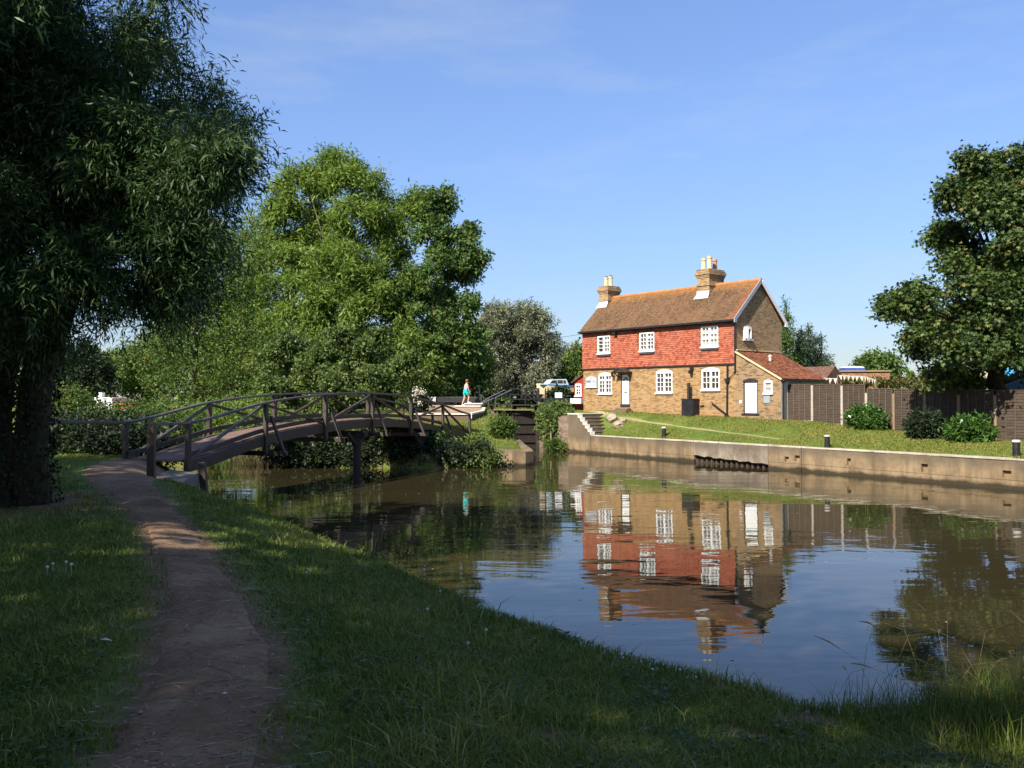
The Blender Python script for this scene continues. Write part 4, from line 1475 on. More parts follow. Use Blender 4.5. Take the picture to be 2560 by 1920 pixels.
MB().bar((-5.62, 59.1, 3.02), (-5.01, 58.905, 3.02), .31, .37).build('white_beam_end', M_white, bl, bevel=.01)
br = MB().bar((1.5, 57.6, 2.98), (3.72, 55.5, 2.94), .3, .3).build('balance_beam', M_black, gates, world=True, bevel=.015)
MB().bar((3.73, 55.49, 2.94), (4.35, 54.9, 2.93), .31, .31).build('white_beam_end', M_white, br, bevel=.01)
MB().bar((3.0, 56.2, 2.2), (3.0, 56.2, 2.8), .3, .5).build('beam_rest', M_gate, br)

mb = MB()
o = MB().box(-.24, -.02, -.13, .24, 0, .13).build('beam_notice', plain('pale_grey_notice', (.47, .48, .52), .08, 12, .5))
d_ = Vector((.952, -.307, 0))
o.location = Vector((-5.3, 59.0, 3.03)) + Vector((-.05, -.17, 0))
o.rotation_euler = (0, 0, math.atan2(d_.y, d_.x))
tag(o, 'grey notice plate on the white end of the left balance beam', 'notice')
sw = thing('beam_sign', 'small white notice standing on the black balance beam before the red hut', 'notice', (2.95, 56.15, 3.11), R_(-30))
MB().box(-.25, -.02, .03, .25, .0, .36).build('board', plain('white_notice', (.66, .66, .67), .07, 10, .5), sw)
mb = MB()
for z in (.12, .17, .22, .27):
    mb.box(-.2, -.0225, z, .2 - random.random() * .12, -.0205, z + .014)
mb.build('small_print', plain('grey_print', (.32, .32, .38), .1, 9), sw)
MB().box(-.2, -.018, -.04, -.16, -.002, .03).box(.16, -.018, -.04, .2, -.002, .03).build('legs', M_black, sw)
bs = thing('notice_board', 'cream notice board on a dark post in front of the blue boat', 'notice', (1.95, 58.2, 2.35))
p0 = at(1353, 980, 58.2)
MB().box(p0[0] - .23 - 1.95, -.04, p0[2] - .14 - 2.35, p0[0] + .22 - 1.95, -.005, p0[2] + .15 - 2.35).build('board', plain('cream_notice', (.55, .44, .33), .1, 9, .6), bs)
mb = MB()
for x in (p0[0] - 1.95 - .26, p0[0] - 1.95 + .28):
    mb.box(x - .04, -.06, -.2, x + .04, .02, p0[2] + .22 - 2.35)
mb.build('post', M_gate, bs)

# paddle gear with its white quadrant
pg = thing('paddle_gear', 'black lock paddle stand with a white semicircular guard beside the landing', 'paddle gear', (-2.45, 58.6, 2.4))
MB().box(-.42, -.12, -.1, .42, .12, .34).tube([(.3, 0, .3), (.3, 0, 1.6)], .06, 8).build('stand', M_black, pg)
mb = MB()
mb.tube([(-.30 + .40 * (1 - math.cos(math.pi * i / 12)), -.02, .36 + .30 * math.sin(math.pi * i / 12)) for i in range(13)], .045, 8)
mb.tube([(-.26 + .12 * (1 - math.cos(math.pi * i / 8)), -.1, .36 + .24 * math.sin(math.pi * i / 8)) for i in range(9)], .035, 8)
mb.build('guard', M_white, pg)

bench = thing('picnic_bench', 'pale grey timber bench table behind the left balance beam', 'bench', (-4.4, 61.5, 2.4))
MB().box(-1.1, -.35, .82, 1.1, .35, .88).build('table_top', M_wpost, bench)
for y in (-.75, .75):
    MB().box(-1.1, y - .14, .42, 1.1, y + .14, .47).build('seat', M_wpost, bench)
for x in (-.8, .8):
    MB().bar((x, -.75, 0), (x, -.15, .82), .07, .09).bar((x, .75, 0), (x, .15, .82), .07, .09).bar((x, -.75, .36), (x, .75, .36), .06, .08).build('leg_frame', M_wpost, bench)

# cabin boat laid up behind the lock, and a moored boat far left
boat = thing('cabin_boat', 'small blue and white cabin cruiser behind the clipped shrub by the red hut', 'boat', (3.03, 64, 3.05), R_(24))
boat.scale = (.6, .6, .6)


def hull(L, Bm, D, bow, zb):
    rings = []
    for i in range(9):
        t = i / 8
        x = -L / 2 + L * t
        w = Bm / 2 * (1 - (max(0, t - .45) / .55) ** 2.2 * .96) if bow else Bm / 2
        zk = zb + (max(0, t - .6) / .4) ** 2 * D * .45
        zt = zb + D + .25 * t
        rings.append([(-x, -w, zt), (-x, -w * .8, zk + D * .25), (-x, 0, zk), (-x, w * .8, zk + D * .25), (-x, w, zt), (-x, 0, zt + .06)])
    return rings


M_blue = plain('blue_hull_paint', (.06, .16, .40), .2, 4, .35, .5)
MB().loft(hull(4.6, 1.8, .95, True, .65)).build('hull', M_cream, boat, smooth=False)
mb = MB()
mb.loft([[(-x, y * k, z) for y, z in ((-.86, 0), (.86, 0), (.86, .22), (-.86, .22))] for x, k, z in ((0, 0, 0),)] if False else
        [[(2.28 - 4.55 * t, sgn * .93 * (1 - (max(0, t - .45) / .55) ** 2.2 * .96), zz + .25 * t) for sgn, zz in ((-1, 1.5), (1, 1.5), (1, 1.63), (-1, 1.63))] for t in (0, .2, .4, .55, .7, .82, .92, .98)])
mb.build('deck_band', M_blue, boat)
cabp = [(1.7, 1.7), (1.35, 2.42), (-.6, 2.36), (-1.15, 1.82), (-2.1, 1.84), (-2.1, 1.72)]
MB().prism(cabp, -.68, .68, lambda u, v, w: (u, w, v)).build('cabin', plain('pale_blue_gelcoat', (.50, .66, .72), .08, 3, .35, .5), boat, bevel=.05)
mb = MB()
for poly in ([(1.28, 1.9), (1.18, 2.3), (.92, 2.3), (.92, 1.9)], [(.82, 1.9), (.82, 2.3), (.12, 2.3), (.12, 1.9)], [(.02, 1.9), (.02, 2.28), (-.58, 2.26), (-.86, 1.9)]):
    mb.prism(poly, -.70, .70, lambda u, v, w: (u, w, v))
mb.build('window', M_glass, boat)
MB().box(-.3, -.6, -1.2, .3, .6, .7).box(-1.4, -.4, -1.2, -1.1, .4, .9).box(1.2, -.6, -1.2, 1.5, .6, .7).build('cradle', M_wpost, boat)
mb = MB().tube([(.55, -.5, 2.38), (.62, -.5, 2.75), (-.55, -.5, 2.78), (-.62, -.5, 2.36)], .025, 6)
mb.build('roof_rail', M_lead, boat)

nb = thing('moored_boat', 'white boat cabin with a red panel glimpsed over the bushes on the far left', 'boat', at(285, 1010, 56), R_(-10))
MB().box(-.85, -.8, -.9, .42, .8, .42).build('cabin', plain('glossy_white_boat', (.8, .8, .78), .04, 3, .4), nb, bevel=.05)
MB().box(.43, -.78, -.9, 1.6, .78, .06).build('red_panel', plain('red_boat_paint', (.5, .10, .04), .1, 3, .4), nb, bevel=.03)
MB().box(-.75, -.5, .42, -.5, -.2, .72).build('roof_box', M_white, nb)
MB().loft([[(x, y * w, z) for y, z in ((-.95, -.88), (-.8, -1.5), (.8, -1.5), (.95, -.88))] for x, w in ((-1.6, .4), (-1.0, 1), (2.4, 1), (2.8, .8))]).build('hull', M_black, nb)

# ------------------------------------------------------------------ garden fence
FP = [(13.75, 44.45), (14.75, 43.6), (15.75, 42.35), (16.45, 41.2), (17.2, 40.0), (18.0, 38.7), (18.8, 37.35), (19.6, 36.0), (20.45, 34.6), (21.3, 33.2), (22.1, 31.8)]
FT = [3.76, 3.74, 3.70, 3.50, 3.46, 3.42, 3.40, 3.38, 3.36, 3.34, 3.3]
M_fbat = wood_mat('grey_fence_batten', (.07, .05, .038), (.17, .125, .09), (.12, .10, .085), scale=(9, 9, 4), rough=.85)
fence = thing('garden_fence', 'long brown lap panel garden fence running right from the cottage', 'fence', (17, 40, 1.6))
for i, (x, y) in enumerate(FP):
    z0 = gz(x, y)
    conc = i <= 3
    w = .12 if conc else .11
    zt = FT[i] - (.02 if i in (0, 1, 2) else .18)
    if conc:
        MB().box(-w / 2, -w / 2, -.3, w / 2, w / 2, zt - z0).build('post', M_fpost, fence, bevel=.012).matrix_local = fence.matrix_basis.inverted() @ Matrix.Translation((x, y, z0)) @ Matrix.Rotation(R_(-55), 4, 'Z')
    else:
        MB().box(-w / 2, -w / 2, -.3, w / 2, w / 2, zt - z0).build('post', M_wpost, fence, bevel=.012).matrix_local = fence.matrix_basis.inverted() @ Matrix.Translation((x, y, z0)) @ Matrix.Rotation(R_(-57), 4, 'Z')
for i in range(len(FP) - 1):
    a, b = Vector((*FP[i], 0)), Vector((*FP[i + 1], 0))
    d = b - a
    Lp = d.length - .13
    d.normalize()
    nrm = Vector((d.y, -d.x, 0))
    nrm = nrm if nrm.dot(Vector((-a.x, -a.y, 0))) > 0 else -nrm
    st = a + d * .065
    g0, g1 = gz(*FP[i]), gz(*FP[i + 1])
    zb = min(g0, g1) + .02
    zt = FT[i] if i != 3 else FT[3]
    mb = MB()
    nr = int((zt - zb) / .115)
    hgt = (zt - zb) / nr
    for r in range(nr):
        za, zc = zb + r * hgt, zb + (r + 1) * hgt + .015
        nc = 5
        for c in range(nc):
            u0, u1 = Lp * c / nc, Lp * (c + 1) / nc
            w0 = .012 * math.sin(r * 2.1 + c * 1.3 + i) + random.gauss(0, .004)
            w1 = .012 * math.sin(r * 2.1 + (c + 1) * 1.3 + i)
            P = [st + d * u0 + nrm * .028, st + d * u1 + nrm * .028, st + d * u1 + nrm * .006, st + d * u0 + nrm * .006]
            Z = [za + w0, za + w1, zc + w1, zc + w0]
            vs = [(p.x, p.y, z) for p, z in zip(P, Z)] + [(p.x - nrm.x * .03, p.y - nrm.y * .03, z) for p, z in zip(P, Z)]
            mb.add(vs, [(0, 1, 2, 3), (7, 6, 5, 4), (0, 4, 5, 1)])
    pn = mb.build('panel', M_fence, fence, world=True, fix=False)
    mb = MB()
    for k in range(5):
        c = st + d * (Lp * k / 4 * .985 + .012)
        mb.bar((c.x + nrm.x * .042, c.y + nrm.y * .042, zb), (c.x + nrm.x * .042, c.y + nrm.y * .042, zt - .01), .035, .022, nrm)
    e = st + d * Lp
    mb.bar((st.x, st.y, zt + .012), (e.x, e.y, zt + .012), .09, .03)
    mb.build('battens', M_fbat, pn)
    if i < 4:
        mb = MB()
        mb.bar((st.x, st.y, zb - .06), (e.x, e.y, min(g1, zb) - .03), .07, .16)
        mb.build('gravel_board', M_fpost, fence, world=True)

# ------------------------------------------------------------------ garden beyond the fence
out = thing('garden_outbuilding', 'low brick outbuilding with a brown tiled roof behind the fence', 'outbuilding', (18.35, 53, 1.8), HROT)
out.scale = (.6, .6, .9)
oL = lambda x, y, Y: at(x, y, Y)
mb = MB()
MB().box(-2.6, -2.2, -.5, 1.6, 2.2, 2.4).build('wall', M_outbrick, out)
mb = MB()
mb.prism([(-2.45, 2.36), (2.45, 2.36), (0, 3.55)], -2.8, 1.75, lambda u, v, w: (w, u, v))
mb.build('roof', M_brownroof, out)
ob = thing('brick_shed', 'flat topped orange brick shed behind the white bunting', 'shed', (21.5, 56.5, 1.8), R_(-12))
MB().box(-.9, -1, -.5, 2.2, 1.4, 2.95).build('wall', M_outbrick, ob)
MB().box(-1.0, -1.1, 2.96, 2.3, 1.5, 3.05).build('roof', M_wpost, ob)
p = at(2130, 922, 60)
cn = thing('garden_canopy', 'blue and white fabric canopy showing above the outbuilding roof', 'canopy', (p[0], 60, p[2]))
cn.scale = (.5, .5, .62)
M_cblue = plain('blue_canvas', (.06, .10, .36), .2, 3, .7)
MB().loft([[(x * w, y * w, z) for x, y in ((-1.35, -.9), (1.35, -.9), (1.35, .9), (-1.35, .9))] for w, z in ((1, .10), (.8, .22), (.3, .28))]).build('white_top', M_white, cn)
MB().loft([[(x * w, y * w, z) for x, y in ((-1.4, -.95), (1.4, -.95), (1.4, .95), (-1.4, .95))] for w, z in ((.98, -.32), (1.0, .095))]).build('blue_valance', M_cblue, cn)
mb = MB()
for x in (-1.2, 1.2):
    for y in (-.8, .8):
        mb.box(x - .04, y - .04, -5, x + .04, y + .04, -.3)
mb.build('posts', M_lead, cn)

# bunting: one string with its pennants, and the thin poles that carry it
M_bunt = leaf_mat('cream_bunting', [(0, (.72, .66, .52)), (1, (.8, .76, .66))], .3, .8, .1)
bt = thing('bunting', 'string of cream triangular bunting flags above the fence by the lean-to', 'bunting', at(2100, 945, 44))
seq = [(2060, 945, 46.5), (2094, 946, 46), (2096, 938, 46), (2160, 941, 44.5), (2190, 949, 43.5)]
for (x0, y0, Y0), (x1, y1, Y1), nf in ((seq[0], seq[1], 3), (seq[2], seq[3], 6), (seq[3], seq[4], 5)):
    a, b = Vector(at(x0, y0, Y0)), Vector(at(x1, y1, Y1))
    MB().tube([a, a.lerp(b, .5) - Vector((0, 0, .03)), b], .012, 5).build('string', M_offwhite, bt, world=True)
    for k in range(nf):
        c0, c1 = a.lerp(b, (k + .08) / nf), a.lerp(b, (k + .88) / nf)
        m_ = a.lerp(b, (k + .48 + random.uniform(-.15, .15)) / nf) - Vector((0, random.uniform(-.08, .08), .30 if nf < 4 else .26))
        V = [c0, c1, m_]
        fast_mesh('pennant', [tuple(v) for v in V] + [tuple(v + Vector((0, .006, 0))) for v in V], [(0, 1, 2), (5, 4, 3)], M_bunt, bt, tone=[random.random()] * 2)
mb = MB()
for x, y, Y in ((2060, 944, 46.6), (2094, 940, 46.05), (2160, 939, 44.5), (2190, 947, 43.5)):
    a = at(x, y, Y)
    mb.tube([(a[0], a[1] + .02, 1.6), (a[0], a[1] + .02, a[2] + .05)], .02, 6)
mb.build('poles', M_wpost, bt, world=True)
p = at(2140, 965, 47)
sld = thing('yellow_playhouse', 'bright yellow plastic garden toy showing over the fence top', 'toy', (p[0], 47, 1.7), R_(-20))
MB().prism([(-.52, 1.4), (.42, 1.4), (.58, 1.98), (.35, 2.16), (-.52, 2.18)], -.35, .35, lambda u, v, w: (u, w, v)).build('roof', plain('yellow_plastic', (.75, .52, .02), .08, 3, .4), sld, bevel=.03)
MB().box(-.4, -.3, -.1, .35, .3, 1.38).build('body', plain('white_plastic', (.6, .6, .6), .08, 3, .5), sld)
gp = thing('garden_parasol', 'dark green parasol just beyond the right end of the fence', 'parasol', (23.7, 40.3, 1.4))
zc = at(2555, 950, 40.3)[2] - 1.4
n = 8
mb = MB()
rad = 1.75
ring = [(rad * math.cos(2 * math.pi * k / n), rad * math.sin(2 * math.pi * k / n), zc - .45) for k in range(n)]
mb.add(ring + [(0, 0, zc + .35)] + [(x, y, z - .14) for x, y, z in ring], [(k, (k + 1) % n, n) for k in range(n)] + [(n + 1 + k, n + 1 + (k + 1) % n, (k + 1) % n, k) for k in range(n)])
mb.build('canopy', plain('dark_green_canvas', (.012, .05, .045), .2, 3, .7), gp)
MB().tube([(0, 0, -.2), (0, 0, zc + .42)], .03, 8).build('pole', M_wpost, gp)
for x, y, w, c, lab, nm in ((2520, 924, .62, (.06, .30, .55), 'bright blue garden tent glimpsed under the chestnut tree', 'blue_tent'), (2488, 926, .28, (.70, .58, .40), 'cream garden tent beside the blue one under the chestnut tree', 'cream_tent')):
    p = at(x, y, 52)
    tn_ = thing(nm, lab, 'tent', (p[0], 52, 1.6))
    zc = p[2] - 1.6
    MB().loft([[(x_ * k, y_ * k, z) for x_, y_ in ((-w * 1.7, -.9), (w * 1.7, -.9), (w * 1.7, .9), (-w * 1.7, .9))] for k, z in ((1, -.1), (1, zc - .35), (.75, zc + .05), (.15, zc + .4))]).build('canvas', plain(nm + '_canvas', c, .2, 3, .7), tn_)
    MB().box(-w * .5, -.93, 0, w * .5, -.905, zc - .5).build('door_flap', M_offwhite, tn_)

# ------------------------------------------------------------------ person on the lockside steps
person = thing('person', 'woman in turquoise shorts and patterned sleeveless top climbing the lockside steps', 'person', (-2.97, 56.85, 2.64), R_(-58))
JT = {'pel': (0, 0, .93, .125), 'spi': (0, .02, 1.08, .11), 'che': (0, .05, 1.26, .125), 'nec': (0, .085, 1.42, .052), 'hb': (0, .11, 1.50, .07), 'hd': (0, .125, 1.575, .088), 'ht': (0, .12, 1.645, .06),
      'jaw': (0, .165, 1.515, .045), 'nose': (0, .215, 1.56, .016),
      'sl': (-.14, .05, 1.355, .052), 'el': (-.21, .06, 1.10, .04), 'wl': (-.2, .17, .88, .028), 'pl': (-.2, .21, .82, .032),
      'sr': (.14, .06, 1.355, .052), 'er': (.22, .07, 1.10, .04), 'wr': (.235, .16, .87, .028), 'pr': (.235, .19, .81, .032),
      'hl': (-.085, 0, .87, .088), 'kl': (-.10, -.03, .48, .058), 'al': (-.10, -.19, .10, .036), 'fl': (-.10, -.10, .035, .036), 'tl': (-.10, .03, .03, .026),
      'hr': (.085, .02, .87, .088), 'kr': (.10, .19, .57, .058), 'ar': (.10, .12, .25, .036), 'fr': (.10, .2, .195, .036), 'tr': (.10, .32, .19, .026)}
ED = 'pel-spi spi-che che-nec nec-hb hb-hd hd-ht hb-jaw hd-nose che-sl sl-el el-wl wl-pl che-sr sr-er er-wr wr-pr pel-hl hl-kl kl-al al-fl fl-tl pel-hr hr-kr kr-ar ar-fr fr-tr'.split()
for sd_, w in (('l', -1), ('r', 1)):
    b = JT['p' + sd_]
    for k, (dx, ln) in enumerate(((-.024, .07), (-.008, .082), (.008, .078), (.024, .062))):
        n1, n2 = f'{sd_}f{k}a', f'{sd_}f{k}b'
        JT[n1] = (b[0] + dx * .4, b[1] + dx + .012, b[2] - ln * .55, .0095)
        JT[n2] = (b[0] - w * .012 + dx * .4, b[1] + dx + .024, b[2] - ln, .0075)
        ED += [f'p{sd_}-{n1}', f'{n1}-{n2}']
    JT[sd_ + 'th'] = (b[0] - w * .02, b[1] + .045, b[2] - .02, .010)
    ED.append(f'p{sd_}-{sd_}th')
names = list(JT)
me = bpy.data.meshes.new('body')
me.from_pydata([JT[k][:3] for k in names], [tuple(names.index(x) for x in e.split('-')) for e in ED], [])
body = bpy.data.objects.new('body', me)
link(body, person, False)
md = body.modifiers.new('skin', 'SKIN')
for i, k in enumerate(names):
    sv_ = me.skin_vertices[0].data[i]
    sv_.radius = (JT[k][3], JT[k][3] * (.8 if k in ('che', 'spi', 'pel') else 1))
    sv_.use_root = k == 'pel'
body.modifiers.new('smooth', 'SUBSURF').render_levels = 2
me.materials.append(plain('sunlit_skin', (.52, .29, .19), .08, 9, .55, .35))


def ell(cx_, cy_, z, a, b, n=14):
    return [(cx_ + a * math.cos(2 * math.pi * k / n), cy_ + b * math.sin(2 * math.pi * k / n), z) for k in range(n)]


mb = MB().loft([ell(0, .005, 1.045, .15, .112), ell(0, 0, .97, .172, .132), ell(0, .0, .88, .182, .142), ell(0, .01, .80, .17, .13)])
mb.loft([ell(-.09, 0, .86, .10, .125), ell(-.098, -.01, .68, .102, .108)])
mb.loft([ell(.09, .03, .86, .10, .125), ell(.10, .11, .70, .102, .108)])
mb.build('shorts', plain('turquoise_cloth', (.01, .50, .48), .12, 12, .85), person, smooth=True)
M = Mat('patterned_cloth', .85, .2)
M.color(M.ramp(M.noise(22, 2, .5, M.mapped()), [(.38, (.36, .12, .14)), (.5, (.35, .40, .48)), (.62, (.55, .52, .55))]))
MB().loft([ell(0, .015, 1.03, .156, .118), ell(0, .03, 1.12, .142, .112), ell(0, .05, 1.25, .152, .128), ell(0, .06, 1.33, .14, .115), ell(0, .07, 1.40, .085, .075)]).build('sleeveless_top', M.m, person, smooth=True)
MB().loft([ell(0, .085, 1.50, .068, .058), ell(0, .088, 1.56, .098, .082), ell(0, .095, 1.62, .104, .098), ell(0, .105, 1.67, .085, .09), ell(0, .11, 1.70, .04, .05)]).build('hair', plain('auburn_hair', (.20, .085, .04), .3, 25, .6), person, smooth=True)
for x, y, z in ((-.10, -.08, 0), (.10, .22, .16)):
    MB().loft([[(x + a * .045 * k, y + v, z + h) for a, h in ((-1, 0), (1, 0), (1, .05 * j), (.6, .085 * j), (-.6, .085 * j), (-1, .05 * j))] for v, k, j in ((-.13, .8, 1), (-.05, 1, 1.05), (.07, 1.1, .75), (.14, .7, .55))]).build('shoe', M_white, person, smooth=False)

# ------------------------------------------------------------------ plants
def lobes_px(Y, L, depth=.9):
    """crown masses measured in the picture at distance Y, as ellipsoids in metres"""
    out_ = []
    for l in L:
        x, y, rx, rz = l[:4]
        Yk = Y + (l[4] if len(l) > 4 else 0)
        k = Yk / F_
        c = at(x, y, Yk)
        out_.append((c[0], c[1], c[2], rx * k, max(rx, rz) * k * depth, rz * k))
    return out_


def fnoise(P, scale, seed):
    r = np.random.default_rng(seed)
    o = np.zeros(len(P))
    for i in range(7):
        k = r.normal(size=3)
        k *= r.uniform(.6, 1.6) / np.linalg.norm(k) / scale * 6.28
        o += np.sin(P @ k + r.uniform(0, 6.28))
    return o / 7 ** .5


def unit(a):
    return a / (np.linalg.norm(a, axis=-1, keepdims=True) + 1e-9)


def leaf_quads(P, A, Nn, L, W_, fold=.12):
    S = unit(np.cross(A, Nn))
    Nn = np.cross(S, A)
    m = P + A * (L * .45)[:, None]
    V = np.stack([P, m + S * (W_ / 2)[:, None] + Nn * (L * fold * .5)[:, None], P + A * L[:, None] - Nn * (L * fold)[:, None], m - S * (W_ / 2)[:, None] + Nn * (L * fold * .5)[:, None]], 1)
    return V.reshape(-1, 3), np.arange(len(P) * 4).reshape(-1, 4)


def crown(lobes, n, per, L, Wd, seed, twig=.6, hollow=.45, up=.1, droop=.25, gap=-.6, gs=1.6, scat=.35, palm=0, flat=.0, boxes=None, drop_below=None):
    """twigs spread through the crown masses, leaves along each twig; returns leaf arrays and tone"""
    r = np.random.default_rng(seed)
    lob = np.array(lobes, float)
    a = (lob[:, 3] * lob[:, 5] + lob[:, 3] * lob[:, 4] + lob[:, 4] * lob[:, 5])
    k = r.choice(len(lob), n, p=a / a.sum())
    D = unit(r.normal(size=(n, 3)))
    rad = hollow + (1.0 - hollow) * r.random(n) ** .55
    if boxes:
        D = r.uniform(-1, 1, (n, 3))
        ax = r.integers(0, 3, n)
        D[np.arange(n), ax] = np.sign(D[np.arange(n), ax]) * r.uniform(.75, 1.02, n)
        D[:, 2] = np.where((ax == 2) & (D[:, 2] < 0), -D[:, 2], D[:, 2])
        rad = np.ones(n)
    bumpy = 1 + .22 * fnoise(D * 2 + lob[k, :3], 1.3, seed + 5) * (0 if boxes else 1)
    C = lob[k, :3] + D * lob[k, 3:] * (rad * bumpy)[:, None]
    keep = fnoise(C, gs, seed + 1) > gap
    if drop_below is not None:
        keep &= C[:, 2] > drop_below
    C, D = C[keep], D[keep]
    n = len(C)
    TW = unit(D * .9 + r.normal(size=(n, 3)) * .45 + np.array((0, 0, up)))
    TL = twig * r.uniform(.6, 1.4, n)
    ttone = .5 + .22 * fnoise(C, gs * .7, seed + 2) + r.normal(size=n) * .1
    i = np.repeat(np.arange(n), per)
    N_ = len(i)
    t = r.random(N_)
    P = C[i] + TW[i] * (TL[i] * (t - .3))[:, None] + r.normal(size=(N_, 3)) * (scat * TL[i] * .45)[:, None] - np.array((0, 0, 1)) * (TL[i] * t * t * droop)[:, None]
    A = unit(TW[i] * .55 + r.normal(size=(N_, 3)) * .55 - np.array((0, 0, 1)) * droop)
    Nn = unit(r.normal(size=(N_, 3)) * (1 - flat) + np.array((0, 0, .75)))
    tone = np.clip(ttone[i] + r.normal(size=N_) * .16, 0, 1)
    if palm:
        S = unit(np.cross(A, Nn))
        Nn = np.cross(S, A)
        ang = np.tile(np.linspace(-1.25, 1.25, palm), N_)
        j = np.repeat(np.arange(N_), palm)
        A2 = A[j] * np.cos(ang)[:, None] + S[j] * np.sin(ang)[:, None] - Nn[j] * .15
        sz = (1 - .32 * np.abs(ang)) * r.uniform(.75, 1.2, N_)[j]
        V, F = leaf_quads(P[j], unit(A2), Nn[j], L * sz, Wd * sz)
        return V, F, np.clip(tone[j] + r.normal(size=len(j)) * .05, 0, 1)
    sz = np.clip(r.lognormal(0, .32, N_), .4, 1.9)
    V, F = leaf_quads(P, A, Nn, L * sz, Wd * sz)
    return V, F, tone


def tufts(lobes, size, seed, flat=.5, dens=1.0, out_=1.0):
    """breaks each crown mass into many separate leaf sprays, so light and dark clumps and gaps show"""
    r = np.random.default_rng(seed)
    res = []
    for l in lobes:
        area = (l[3] * l[4] + l[3] * l[5] + l[4] * l[5]) / 3
        for _ in range(max(3, int(dens * 3.2 * area / size ** 2))):
            d = unit(r.normal(size=3))
            k = out_ * r.uniform(.35, 1.06) ** .7
            s = size * r.uniform(.55, 1.25)
            res.append((l[0] + d[0] * l[3] * k, l[1] + d[1] * l[4] * k, l[2] + d[2] * l[5] * k, s, s, s * flat * r.uniform(.7, 1.3)))
    return res


def limbs(base, top, r0, lobes, seed, start=.25, nmax=12, twigs=2, r1=.045):
    rr = random.Random(seed)
    base, top = Vector(base), Vector(top)
    mb = MB()
    K = 9
    pts = [base.lerp(top, i / K) + Vector((rr.gauss(0, .35), rr.gauss(0, .35), 0)) * r0 * (1.2 if 0 < i < K else 0) for i in range(K + 1)]
    rad = [r0 * (1.35 if i == 0 else 1) * (1 - .8 * i / K) for i in range(K + 1)]
    mb.tube(pts, rad, 12)
    ls = list(lobes)
    rr.shuffle(ls)
    for l in ls[:nmax]:
        c = Vector(l[:3])
        f = min(.9, max(start, (c.z - base.z) / max(.1, top.z - base.z) * .62 + rr.uniform(-.1, .1)))
        p = base.lerp(top, f)
        ra = max(r1 * 1.3, r0 * (1 - .8 * f) * .40)
        m_ = p.lerp(c, .5) + Vector((rr.gauss(0, .3), rr.gauss(0, .3), .12 * (c - p).length))
        P = [p, p.lerp(m_, .5) + Vector((0, 0, .03)), m_, m_.lerp(c, .55), c]
        mb.tube(P, [ra, ra * .8, ra * .6, ra * .4, r1 * .5], 7)
        for _ in range(twigs):
            e = c + Vector((rr.uniform(-1, 1) * l[3], rr.uniform(-1, 1) * l[4], rr.uniform(-.7, 1) * l[5])) * .8
            mb.tube([m_, m_.lerp(e, .55) + Vector((0, 0, .1)), e], [ra * .4, ra * .22, .012], 5)
    return mb


def tree(name, label, base, top, r0, lobes, mat, seed, n, per, L, Wd, group=None, bark=None, cat='tree', limb_kw={}, **kw):
    t = thing(name, label, cat, base, 0, group)
    limbs(base, top, r0, lobes, seed, **limb_kw).build('trunk', bark or M_bark, t, world=True, smooth=True)
    tf = kw.pop('tuft', None)
    V, F, tone = crown(tufts(lobes, *tf) if tf else lobes, n, per, L, Wd, seed, **kw)
    fast_mesh('crown', V, F, mat, t, True, tone)
    return t


# --- the willow towering over the path on the left
WL = lobes_px(13.2, [(-60, 40, 200, 190), (105, 70, 105, 110), (255, 165, 75, 75, .3), (60, 250, 220, 190), (320, 285, 115, 105), (420, 320, 85, 80, -.3), (500, 390, 100, 80), (590, 385, 70, 38, -.5), (655, 372, 38, 16, -.6),
                     (250, 430, 190, 160), (450, 500, 150, 110, -.3), (560, 540, 100, 90), (120, 560, 190, 160), (350, 600, 180, 120), (520, 650, 120, 90, .4), (590, 630, 60, 70, .4), (415, 690, 110, 60), (505, 720, 60, 45, .6),
                     (300, 700, 120, 90), (180, 720, 130, 110), (60, 720, 150, 130), (-90, 400, 200, 250), (-120, 700, 180, 200), (190, 790, 50, 40)], 1.0)
WL = [(l[0] - .5, l[1], l[2] - .1, l[3] * .8, l[4] * .8, l[5] * .82) for l in WL]
WL += [(-9.5, 15.2, 8.2, 2.6, 2.2, 2.4), (-8.0, 12.2, 9.6, 3, 2.6, 2.2), (-10.5, 12.5, 6.5, 2.4, 2.4, 2.2), (-6.2, 15.0, 7.6, 2.0, 1.8, 1.8)]
wb = (-8.2, 13.9, 1.25)
willow = thing('willow_tree', 'huge dark willow with ivy clad trunk overhanging the towpath', 'tree', wb)
mb = limbs(wb, (-7.8, 13.4, 9.5), .50, [(l[0] * .8 - 7.8 * .2, l[1] * .8 + 13.4 * .2, l[2] * .9 + .8, l[3] * .6, l[4] * .6, l[5] * .6) for l in WL], 3, start=.3, nmax=18, twigs=2, r1=.04)
mb.tube([(-7.5, 13.9, 1.0), (-7.48, 13.8, 2.2), (-7.35, 13.75, 3.4), (-6.6, 13.6, 5.2)], [.30, .25, .23, .16], 10)
mb.build('trunk', M_bark, willow, world=True, smooth=True)
V, F, tone = crown(tufts(WL, .46, 4, .85, .72, 1.02), 22000, 21, .12, .020, 3, twig=.45, hollow=.15, up=-.05, droop=.42, gap=-1.3, gs=1.1, scat=.36)
fast_mesh('crown', V, F, M_willow, willow, True, tone)
r = np.random.default_rng(8)
n = 15000
th, hh = r.uniform(0, 6.28, n), r.random(n) ** .8 * 5.0
rad = .56 + .24 * r.random(n) + .35 * (hh / 5) ** 2 + .22 * np.exp(-hh * 1.4)
P = np.stack([-8.1 + np.cos(th) * rad * 1.06 + .05 * hh, 13.85 + np.sin(th) * rad - .06 * hh, 1.15 + hh], -1)
O_ = unit(np.stack([np.cos(th), np.sin(th), np.full(n, -.25)], -1) + r.normal(size=(n, 3)) * .45)
